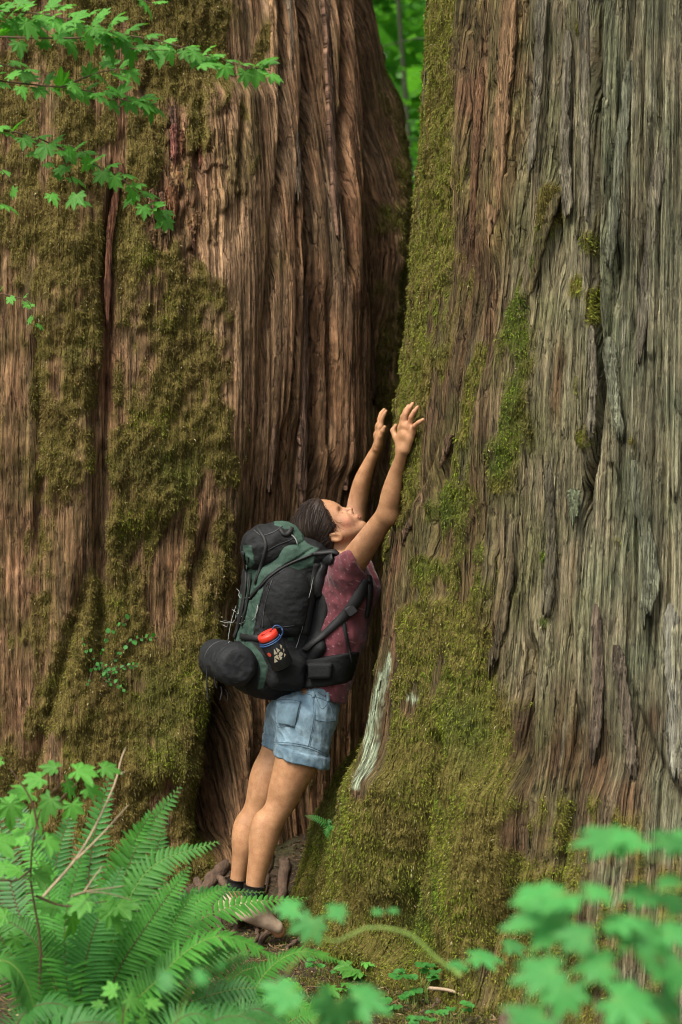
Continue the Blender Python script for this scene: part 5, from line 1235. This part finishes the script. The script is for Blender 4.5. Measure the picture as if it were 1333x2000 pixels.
# shorts
T_ = Field(np.array(lo), np.array(hi), .003, GR)
T_.cone(W(600, 1392, .01), W(612, 1345, .01), .098, .088, .03, side=RS, wa=.158, wb=.145)
T_.cone(W(594, 1402, -.070), W(589, 1520, -.090), .095, .089, .03); T_.cone(W(570, 1400, .10), W(554, 1520, .10), .090, .083, .03)
T_.ell(W(566, 1390, -.05), (FW, RS, UP), (.065, .085, .075), .03)
hemn = Vector((-.26, 0, -.965))
def cuff(p, q, ra, rb):
    F2 = Field(np.array(lo), np.array(hi), .003, GR); F2.cone(p, q, ra, rb, .003); F2.plane(W(586, 1458, 0), Vector((.26, 0, .965)), .003); return F2.f
T_.f = np.minimum(T_.f, np.minimum(cuff(W(594, 1402, -.070), W(589, 1520, -.090), .099, .093), cuff(W(570, 1400, .10), W(554, 1520, .10), .094, .087)))
T_.plane(W(588, 1481, 0), hemn, .002); T_.plane(W(612, 1340, 0), Vector((-.16, 0, .98)), .002)
T_.cone(W(589, 1560, -.094), W(592, 1450, -.085), .083, .079, .003, 'sub'); T_.cone(W(549, 1560, .10), W(556, 1450, .10), .080, .076, .003, 'sub')
v, f = T_.mesh(2); nn = vnormals(v, f)
fo_ = .004 * (1 - 2 * np.abs(pn(v[:, 0] * 10 + v[:, 2] * 12, v[:, 1] * 12, v[:, 2] * 10 - v[:, 0] * 8, 3))) + .003 * (1 - 2 * np.abs(pn(v[:, 0] * 24 + v[:, 2] * 20, v[:, 1] * 22, v[:, 2] * 12, 5))) + .0015 * pn(v[:, 0] * 70, v[:, 1] * 70, v[:, 2] * 30, 8)
v = v + nn * fo_[:, None]
C = np.repeat(np.array([[.135, .225, .29]]), len(v), 0); w1 = fbm(v[:, 0] * 10, v[:, 1] * 10, v[:, 2] * 10, 3, 12); w2 = 1 - 2 * np.abs(pn(v[:, 0] * 24 + v[:, 2] * 20, v[:, 1] * 22, v[:, 2] * 12, 5))
C = lerp3(C, np.array([.27, .38, .45]), np.clip(.20 + .45 * w1 + .4 * w2, 0, 1)); C = lerp3(C, np.array([.09, .155, .21]), np.clip(-.7 * w1 - .25 * w2, 0, .6))
shorts = rel(mesh_np('shorts', v, f, M['denim'], None, attrs={'Col': C}), person); bv_sh = bvh_of(v, f)
def seam(path, r=.0014, off=.0005, n=24, mat='seam', nm='seam'): cord_on(bv_sh, path, r, off, M[mat], shorts, nm, n, -.15)
seam([(537, 1450), (570, 1451), (605, 1458), (641, 1474)]); seam([(537, 1454), (570, 1455), (605, 1462), (640, 1478)])
seam([(566, 1347), (590, 1352), (620, 1362), (655, 1374)]); seam([(611, 1356), (613, 1400), (606, 1440), (602, 1458)], .0018)
seam([(614, 1356), (616, 1400), (609, 1440), (605, 1458)], .001)
seam([(537, 1368), (562, 1366), (589, 1370)], .0012); seam([(589, 1370), (584, 1395), (577, 1416)], .0018); seam([(577, 1416), (562, 1418), (543, 1420)], .0012); seam([(538, 1372), (538, 1400), (543, 1420)], .0012)
seam([(540, 1374), (560, 1392), (582, 1402)], .0012); seam([(540, 1378), (560, 1396), (580, 1406)], .001)
seam([(615, 1405), (632, 1409), (655, 1408)], .0016); seam([(622, 1352), (640, 1366), (652, 1392), (656, 1404)], .0014); seam([(616, 1356), (628, 1384), (640, 1374)], .001)
for p in ([(610, 1343), (612, 1352), (613, 1362)], [(574, 1340), (574, 1350), (573, 1358)], [(640, 1352), (641, 1362), (641, 1370)]):
    ribbon_on(bv_sh, p, 7, .001, .003, simple_mat('belt_loop', (.17, .27, .33), .9), shorts, 'belt_loop', 6)
pk = ribbon_on(bv_sh, [(564, 1372), (562, 1394), (559, 1416)], [48, 44, 38], .0012, .0016, simple_mat('back_pocket', (.150, .24, .30), .9, .35, 40, .5, .003), shorts, 'back_pocket', 12)

# socks and hiking shoes
def sock(p, q, r0, r1, nm='sock'):
    P = [p.lerp(q, t) for t in np.linspace(0, 1, 6)]; v, f = tube(P, np.linspace(r0, r1, 6) * (1 + .02 * np.array([1, 0, 1, 0, 1, 0])), 16); rel(mesh_np(nm, v, f, M['black'], None), person)
sock(W(498.5, 1728, -.105), W(494, 1766, -.100), .0385, .0365); sock(W(463.5, 1716, .07), W(459, 1756, .08), .0345, .033)
shoe_m = simple_mat('suede', (.42, .31, .22), .85, .3, 60, .5, .002); sole_m = simple_mat('rubber_sole', (.42, .36, .28), .8, .2, 60, .3, .002)
def shoe(heel, toe, w):
    F2 = Field(np.minimum(heel, toe) - .1, np.maximum(heel, toe) + np.array([.1, .1, .16]), .0035)
    d = (toe - heel).normalized(); up = Vector((-d.z * d.x, -d.z * d.y, d.x**2 + d.y**2)).normalized(); sd = d.cross(up)
    F2.cone(heel + up * .04, toe + up * .03 - d * .03, .036, .030, .02, side=sd, wa=.033, wb=.042); F2.cone(heel + up * .05, heel + up * .085 + d * .025, .036, .040, .03); F2.cone(heel + up * .085 + d * .03, toe - d * .08 + up * .045, .032, .03, .02)
    F2.cone(heel + up * .10 + d * .025, heel + up * .16 + d * .03, .034, .036, .004, 'sub'); F2.plane(heel + up * .012, -up, .002)
    v, f = F2.mesh(2); o = rel(mesh_np('shoe', v, f, shoe_m, None), person)
    F3 = Field(np.minimum(heel, toe) - .1, np.maximum(heel, toe) + .12, .0035); F3.cone(heel + up * .004, toe - d * .03 + up * .004, .016, .016, .01, side=sd, wa=.037, wb=.046); F3.plane(heel + up * .015, up, .002)
    v, f = F3.mesh(1); s_ = mesh_np('sole', v, f, sole_m, None); s_.parent = o; s_.matrix_parent_inverse = (Matrix.Translation(person.location)).inverted()
    for k in range(4):
        c = toe - d * (.075 + .022 * k) + up * (.066 + .010 * k); v, f = tube([c - sd * .024, c + up * .008, c + sd * .024], .0022, 5); l = mesh_np('lace', v, f, simple_mat('lace', (.45, .40, .33), .8), None); l.parent = o; l.matrix_parent_inverse = (Matrix.Translation(person.location)).inverted()
shoe(W(474, 1806, -.13), W(543, 1832, -.06), 0); shoe(W(441, 1795, .06), W(508, 1812, .13), 0)

# ------------------------------------------------------------------ the backpack
PU = (W(558, 1060, 0) - W(522, 1340, 0)).normalized(); PR = RS.copy(); PF = PU.cross(PR).normalized(); PF = PF if PF.x > 0 else -PF
pax = (PF, PR, PU); pc = W(540, 1205, 0.0)
pack = empty('backpack', 'large green and black trekking backpack worn by the hiker', 'backpack', W(510, 1350, 0))
plo, phi = np.array(W(380, 1390, -.34)), np.array(W(690, 990, .30))
Pk = Field(plo, phi, .0035)
def A(px, py, Y=0.0): return W(px, py, Y)
Pk.box(A(538, 1215, .0), pax, (.110, .135, .20), .045, .03); Pk.box(A(570, 1100, .0), pax, (.088, .125, .10), .06, .05)
Pk.box(A(535, 1300, .0), pax, (.115, .140, .085), .07, .04); Pk.box(A(520, 1320, .0), pax, (.10, .130, .07), .06, .04)
Pk.ell(A(600, 1085, .0), pax, (.07, .12, .05), .04); Pk.ell(A(542, 1078, .0), pax, (.088, .125, .065), .03)
v, f = Pk.mesh(2); nn = vnormals(v, f); px, py = to_px(v)
def creases(v, a=1): return .0028 * a * (1 - 2 * np.abs(pn(v[:, 0] * 12 + v[:, 2] * 16, v[:, 1] * 14, v[:, 2] * 12 - v[:, 0] * 9, 31))) + .0018 * a * (1 - 2 * np.abs(pn(v[:, 0] * 30, v[:, 1] * 30, v[:, 2] * 42, 33)))
seamd = lambda pth, w: np.exp(-((px - np.interp(py, [q[1] for q in pth], [q[0] for q in pth])) / w)**2) * ((py > pth[0][1]) & (py < pth[-1][1]))
v = v + nn * (creases(v) - .006 * seamd([(612, 1070), (560, 1105), (520, 1135), (488, 1172)], 4))[:, None]
green1 = [(484, 1084), (500, 1068), (530, 1050), (575, 1040), (600, 1062), (622, 1072), (612, 1084), (560, 1098), (520, 1126), (488, 1166), (476, 1190)]
green2 = [(614, 1086), (612, 1104), (585, 1112), (556, 1112), (528, 1130), (512, 1160), (500, 1210), (494, 1250), (456, 1252), (470, 1208), (488, 1172), (522, 1134), (562, 1106)]
green3 = [(470, 1252), (494, 1256), (512, 1276), (524, 1305), (516, 1342), (503, 1346), (508, 1312), (500, 1284), (484, 1268)]
green4 = [(563, 1222), (580, 1225), (572, 1250), (562, 1252)]
left = [(462, 1160), (452, 1210), (438, 1250), (452, 1250), (470, 1190), (474, 1160)]
gm = inpoly(px, py, green1) | inpoly(px, py, green2) | inpoly(px, py, green3) | inpoly(px, py, green4) | inpoly(px, py, left)
GRN = np.array([.040, .080, .058]); BLK = np.array([.0085, .0095, .0102])
def packcol(v, gm):
    C = np.where(gm[:, None], GRN, BLK) * (1 + .25 * fbm(v[:, 0] * 9, v[:, 1] * 9, v[:, 2] * 9, 2, 3))[:, None]; return np.clip(C, .003, 1)
pbody = rel(mesh_np('pack_body', v, f, M['nylon'], None, attrs={'Col': packcol(v, gm)}), pack); bv_p = bvh_of(v, f)
# lid: black top with a green front panel
Ld = Field(plo, phi, .0035)
Ld.ell(A(529, 1070, .0), (Vector((.98, 0, .17)), Vector((0, 1, 0)), Vector((-.17, 0, .98))), (.100, .137, .086), .02); Ld.box(A(531, 1066, 0), (Vector((.97, 0, .24)), Vector((0, 1, 0)), Vector((-.24, 0, .97))), (.094, .125, .066), .05, .02)
Ld.ell(A(562, 1054, 0), pax, (.05, .12, .05), .03)
v, f = Ld.mesh(2); nn = vnormals(v, f); px, py = to_px(v); v = v + nn * creases(v, 1.3)[:, None]
gl = inpoly(px, py, [(536, 1010), (536, 1026), (556, 1034), (569, 1034), (582, 1064), (590, 1074), (610, 1070), (596, 1030), (560, 1010)]) | inpoly(px, py, [(476, 1064), (492, 1066), (498, 1100), (488, 1110), (478, 1084)])
lid = rel(mesh_np('lid', v, f, M['nylon'], None, attrs={'Col': packcol(v, gl)}), pack); bv_lid = bvh_of(v, f)
# bulging black side pocket and lower mesh pocket
Sp = Field(plo, phi, .0035)
Sp.ell(A(556, 1180, -.135), (Vector((.97, 0, .24)), Vector((0, -1, 0)), Vector((-.24, 0, .97))), (.075, .040, .115), .02); Sp.ell(A(570, 1150, -.135), (Vector((.97, 0, .24)), Vector((0, -1, 0)), Vector((-.24, 0, .97))), (.06, .035, .07), .02)
v, f = Sp.mesh(2); nn = vnormals(v, f); v = v + nn * creases(v, .7)[:, None]; C = np.repeat(BLK[None] * 1.15, len(v), 0)
sp = rel(mesh_np('side_pocket', v, f, M['nylon'], None, attrs={'Col': C}), pack); bv_sp = bvh_of(v, f)
Bp = Field(plo, phi, .0035)
Bp.box(A(558, 1312, -.135), pax, (.068, .045, .062), .035, .02); v, f = Bp.mesh(2); nn = vnormals(v, f); v = v + nn * creases(v, .6)[:, None]
Bp_ = rel(mesh_np('bottle_pocket', v, f, M['nylon'], None, attrs={'Col': np.repeat(BLK[None] * .9, len(v), 0)}), pack); bv_bp = bvh_of(v, f)
# back panel padding between pack and spine
Hp = Field(plo, phi, .0035)
Hp.cone(A(632, 1095, 0), A(600, 1260, 0), .035, .04, .03, side=RS, wa=.12, wb=.14); Hp.cone(A(600, 1260, 0), A(588, 1310, 0), .04, .03, .03, side=RS, wa=.14, wb=.13)
Hp.cone(A(612, 1088, -.10), A(652, 1082, -.12), .020, .018, .01)
v, f = Hp.mesh(2); rel(mesh_np('back_panel', v, f, M['nylon'], None, attrs={'Col': np.repeat(BLK[None], len(v), 0)}), pack); bv_hp = bvh_of(v, f)
# everything a strap can lie on
class Multi:
    def __init__(s, bs): s.bs = bs
    def ray_cast(s, o, d):
        best = (None, None, None, 1e9)
        for b in s.bs:
            h = b.ray_cast(o, d)
            if h[0] is not None and h[3] < best[3]: best = h
        return best
allp = Multi([bv_p, bv_lid, bv_sp, bv_bp, bv_hp, bv_shirt])
# hip belt wrapped round the waist
Hb = Field(np.array(lo), np.array(hi), .0035, GR)
Hb.cone(W(612, 1345, .01), W(650, 1240, .005), .113, .104, .02, side=RS, wa=.166, wb=.162)
Hb.plane(W(640, 1277, 0), Vector((-.16, 0, .98)), .006); Hb.plane(W(640, 1333, 0), Vector((.10, 0, -.99)), .006)
Hb.cone(W(605, 1370, .01), W(656, 1215, .005), .088, .084, .002, 'sub', side=RS, wa=.140, wb=.136)
v, f = Hb.mesh(2); nn = vnormals(v, f); v = v + nn * creases(v, .5)[:, None]
hbelt = rel(mesh_np('hip_belt', v, f, M['nylon'], None, attrs={'Col': np.repeat(BLK[None] * .95, len(v), 0)}), pack); bv_hb = bvh_of(v, f)
belt_all = Multi([bv_hb, bv_shirt, bv_bp, bv_hp])
Pz = Field(np.array(W(600, 1340, -.32)), np.array(W(690, 1270, -.05)), .003); Pz.box(W(624, 1310, -.165), (Vector((.98, -.1, -.1)).normalized(), Vector((0, -1, 0)), UP), (.045, .022, .028), .012, .01)
v, f = Pz.mesh(2); rel(mesh_np('belt_pocket', v, f, M['nylon'], None, attrs={'Col': np.repeat(BLK[None] * 1.2, len(v), 0)}), pack)
# straps
ribbon_on(allp, [(716, 1132), (702, 1162), (684, 1190), (655, 1220), (625, 1247), (594, 1272)], [22, 24, 22, 15, 13, 13], .003, .006, M['black'], pack, 'shoulder_strap', 34)
ribbon_on(allp, [(655, 1092), (640, 1098), (628, 1115), (622, 1140), (620, 1165)], [18, 26, 28, 26, 20], .004, .012, M['black'], pack, 'shoulder_strap', 24)
ribbon_on(allp, [(612, 1082), (630, 1081), (648, 1079), (660, 1082)], 7, .004, .003, M['black'], pack, 'load_strap', 14)
ribbon_on(Multi([bv_shirt, bv_hb]), [(671, 1205), (674, 1235), (680, 1262), (686, 1292)], [9, 7, 5, 4], .003, .003, M['black'], pack, 'load_strap', 18)
ribbon_on(allp, [(719, 1126), (721, 1150), (719, 1180), (714, 1205)], [12, 14, 12, 8], .002, .008, M['black'], pack, 'shoulder_strap', 14, -.02)
Bk = Field(np.array(W(670, 1210, -.35)), np.array(W(705, 1170, .05)), .002); h, nn_ = cast(bv_shirt, 686, 1190)
if h is not None:
    Bk.box(h + nn_ * .010, (Vector((.6, 0, -.8)), Vector((0, -1, 0)), Vector((.8, 0, .6))), (.018, .007, .018), .004); v, f = Bk.mesh(1)
    if len(v): rel(mesh_np('buckle', v, f, M['black'], None), pack)
ribbon_on(allp, [(502, 1030), (520, 1060), (512, 1100), (500, 1140)], 6, .003, .003, M['black'], pack, 'compression_strap', 20)
ribbon_on(allp, [(476, 1076), (482, 1120), (478, 1170), (468, 1220), (460, 1245)], [12, 15, 15, 14, 12], .003, .004, M['black'], pack, 'compression_strap', 30)
ribbon_on(allp, [(492, 1120), (488, 1160), (480, 1200), (474, 1222)], 8, .004, .003, M['black'], pack, 'compression_strap', 20)
ribbon_on(allp, [(472, 1243), (486, 1245), (505, 1247), (512, 1248)], 12, .003, .003, M['black'], pack, 'compression_strap', 12)
ribbon_on(allp, [(488, 1170), (522, 1132), (562, 1104), (612, 1082)], 4, .002, .004, M['black'], pack, 'zip', 24)
ribbon_on(allp, [(548, 1034), (556, 1046), (566, 1040), (570, 1032)], 8, .003, .004, M['black'], pack, 'compression_strap', 12)
ribbon_on(allp, [(620, 1100), (612, 1140), (606, 1180), (594, 1240)], 16, .002, .004, M['black'], pack, 'compression_strap', 20)
for p in ([(486, 1088), (484, 1120), (487, 1164)], [(556, 1113), (530, 1130), (513, 1160), (503, 1200), (495, 1248)], [(526, 1140), (519, 1170), (512, 1205), (508, 1226)], [(494, 1256), (512, 1276), (524, 1305), (516, 1342)], [(470, 1253), (484, 1268), (500, 1284), (508, 1312), (503, 1345)], [(512, 1082), (540, 1066), (575, 1052)], [(500, 1240), (535, 1228), (575, 1222)]):
    cord_on(allp, p, .0016, .0005, M['black'], pack, 'seam', 24)
gz = simple_mat('zip_teeth', (.045, .048, .05), .5)
for p in ([(534, 1128), (522, 1165), (515, 1200), (514, 1225)], [(497, 1036), (512, 1046), (534, 1040), (552, 1028)]): cord_on(allp, p, .0018, .001, gz, pack, 'zip', 24)
wc = simple_mat('pale_cord', (.26, .28, .25), .7)
cord_on(allp, [(569, 1045), (576, 1052), (580, 1060), (581, 1062)], .0022, .005, wc, pack, 'zip_pull', 8)
cord_on(allp, [(504, 1180), (506, 1190), (500, 1205), (495, 1212)], .0014, .005, wc, pack, 'zip_pull', 10); cord_on(allp, [(506, 1180), (503, 1195), (500, 1210)], .0012, .005, wc, pack, 'zip_pull', 8)
cord_on(allp, [(614, 1118), (608, 1140), (601, 1168)], .0011, .006, wc, pack, 'reflective_cord', 10); cord_on(allp, [(590, 1222), (584, 1244), (577, 1266)], .0011, .006, wc, pack, 'reflective_cord', 10)
for i, p in enumerate([[(455, 1187), (462, 1190), (463, 1200), (470, 1204)], [(463, 1160), (466, 1168), (476, 1168), (484, 1166)], [(456, 1182), (450, 1200), (446, 1215), (442, 1235), (440, 1250)], [(425, 1213), (436, 1216), (450, 1215), (458, 1200)],
                       [(430, 1220), (438, 1224), (440, 1214), (432, 1212)], [(440, 1214), (456, 1217), (470, 1218), (475, 1212)], [(448, 1190), (456, 1196), (462, 1200)], [(443, 1252), (436, 1262), (430, 1270)], [(457, 1150), (462, 1156), (460, 1164)]]):
    cord_on(allp, [(x + 6, y) for x, y in p], .0010, .005, wc, pack, 'cord', 14, -.10)
for p in ([(406, 1300), (404, 1330), (408, 1372)], [(418, 1310), (421, 1335), (424, 1345)], [(432, 1340), (434, 1352), (430, 1368)], [(440, 1345), (446, 1356), (444, 1370)], [(600, 1330), (592, 1340), (586, 1346)]):
    v, f = tube(spline([W(x, y, -.08) for x, y in p], 10), .0028, 5); rel(mesh_np('hanging_strap', v, f, M['black'], None), pack)

# black stuff sack strapped across the pack's lower back
sack = empty('stuff_sack', 'black cylindrical stuff sack strapped low on the backpack', 'bag', W(430, 1340, -.05))
Sk = Field(np.array(W(370, 1380, -.36)), np.array(W(540, 1220, .32)), .0035)
sa, sb = W(466, 1301, -.215), W(418, 1284, .19); ax_ = (sb - sa).normalized()
Sk.cone(sa + ax_ * .05, sb - ax_ * .04, .069, .067, .02); Sk.cone(sa + ax_ * .006, sa + ax_ * .07, .056, .069, .02)
Sk.plane(sa + ax_ * -.003, -ax_, .016)
v, f = Sk.mesh(2); nn = vnormals(v, f); v = v + nn * creases(v, .8)[:, None]
t_ = (v - np.array(sa)) @ np.array(ax_); rad_ = np.linalg.norm((v - np.array(sa)) - t_[:, None] * np.array(ax_), axis=1)
v = v + nn * (-.005 * np.exp(-((t_ - .045) / .006)**2) + .003 * np.exp(-((t_ - .02) / .008)**2))[:, None]
rel(mesh_np('sack_body', v, f, M['nylon'], None, attrs={'Col': np.repeat(np.array([[.013, .0145, .016]]), len(v), 0)}), sack); bv_sk = bvh_of(v, f)
th = np.linspace(0, 2 * np.pi, 25); u1 = ax_.cross(UP).normalized(); u2 = ax_.cross(u1)
v, f = tube([sa + ax_ * .003 + u1 * math.cos(a) * .057 + u2 * math.sin(a) * .057 for a in th], .0022, 5); rel(mesh_np('end_seam', v, f, M['black'], None), sack)
for tt in (.10, .24):
    c = sa + ax_ * tt; v, f = tube([c + (u1 * math.cos(a) + u2 * math.sin(a)) * .070 for a in th], .005, 5); rel(mesh_np('holding_strap', v, f, M['black'], None), sack)

# drinking bottle in the side pocket
bot, top = W(553, 1300, -.212), W(527, 1246, -.212); bu = (top - bot).normalized(); b1 = bu.cross(Vector((0, 1, 0))).normalized(); b2 = bu.cross(b1).normalized(); b2 = b2 if b2.y < 0 else -b2
bu = (bu + Vector((0, -.28, 0))).normalized(); b1 = Vector((0, -1, 0)).cross(bu).normalized(); b1 = b1 if b1.x > 0 else -b1; b2 = bu.cross(b1); b2 = b2 if b2.y < 0 else -b2
bottle = empty('drinking_bottle', 'dark bottle with red cap and pale triangle print in the pack\'s side pocket', 'bottle', bot)
BR = .0385
def lathe(prof, n=28):
    V = []; F = []
    for h, r in prof: V += [bot + bu * h + (b1 * math.cos(a) + b2 * math.sin(a)) * r for a in np.linspace(0, 2 * np.pi, n, endpoint=False)]
    for i in range(len(prof) - 1):
        for j in range(n): a, b = i * n + j, i * n + (j + 1) % n; F.append((a, b, b + n, a + n))
    return np.array([list(p) for p in V]), np.array(F)
def bmat(name, c, rough=.3): 
    m = simple_mat(name, c, rough, .08, 20, .02, .001); return m
v, f = lathe([(0, .001), (0, BR - .003), (.003, BR), (.092, BR), (.102, BR - .004), (.108, .030), (.116, .030), (.116, .001)]); rel(mesh_np('bottle_body', v, f, bmat('bottle_plastic', (.018, .020, .024)), None), bottle)
v, f = lathe([(.110, .001), (.110, .034), (.113, .0355), (.126, .0355), (.130, .033), (.131, .018), (.134, .014), (.134, .001)]); cap = rel(mesh_np('cap', v, f, bmat('red_cap', (.80, .045, .022), .4), None), bottle)
for z_, r_ in ((.104, .036), (.098, .038)):
    v, f = tube([bot + bu * z_ + (b1 * math.cos(a) + b2 * math.sin(a)) * r_ for a in th], .0028, 6); rel(mesh_np('blue_ring', v, f, bmat('blue_ring', (.02, .06, .16), .45), None), bottle)
lc = bot + bu * .118 + b1 * .036; v, f = tube([lc + (b1 * math.cos(a) * .8 + bu * math.sin(a)) * .021 - b2 * .004 for a in th], .003, 6); rel(mesh_np('carry_loop', v, f, bmat('blue_loop', (.02, .06, .17), .45), None), bottle)
v, f = tube([bot + bu * .1345 + b1 * x + b2 * y for x, y in ((-.018, .006), (-.006, .012), (.008, .006), (.02, .01))], .003, 6); rel(mesh_np('cap_tether', v, f, bmat('tether', (.35, .02, .012), .5), None), bottle)
def onb(x, h, r=BR + .0006): a = x / BR; return bot + bu * h + (b1 * math.sin(a) + b2 * math.cos(a)) * r
beige = bmat('print_beige', (.50, .44, .31), .6); redp = bmat('print_red', (.62, .07, .03), .6)
def patch(poly, mat, nm='print'):
    poly = np.array(poly, float); c = poly.mean(0); pts = [c]; ring = []
    for i in range(len(poly)):
        a, b = poly[i], poly[(i + 1) % len(poly)]
        for t in (0, .34, .67): ring.append(a + (b - a) * t)
    V = [onb(*c)] + [onb(*q) for q in ring] + [onb(*(c + (q - c) * .5)) for q in ring]; n = len(ring); F = []
    for i in range(n): j = (i + 1) % n; F += [(0, 1 + n + i, 1 + n + j, 1 + n + j), ]
    F3 = [(0, 1 + n + i, 1 + n + (i + 1) % n) for i in range(n)] + [(1 + n + i, 1 + i, 1 + (i + 1) % n) for i in range(n)] + [(1 + n + i, 1 + (i + 1) % n, 1 + n + (i + 1) % n) for i in range(n)]
    rel(mesh_np(nm, np.array([list(p) for p in V]), np.array(F3), mat, None), bottle)
patch([(-.024 + .0075 * math.cos(a), .067 + .0085 * math.sin(a)) for a in np.linspace(0, 6.28, 9)[:-1]], redp)
for tri in ([(-.020, .034), (-.006, .034), (-.011, .052)], [(-.012, .054), (.001, .036), (.002, .058)], [(-.008, .062), (.004, .060), (.001, .082)], [(.004, .034), (.004, .056), (.014, .040)], [(.006, .062), (.018, .066), (.008, .082)],
            [(.006, .050), (.010, .060), (.018, .060), (.022, .050), (.014, .045)], [(.018, .036), (.030, .040), (.027, .048)], [(.022, .066), (.026, .084), (.034, .074)], [(.026, .052), (.031, .068), (.034, .056)]): patch(tri, beige)
# elastic rim of the pocket that holds the bottle
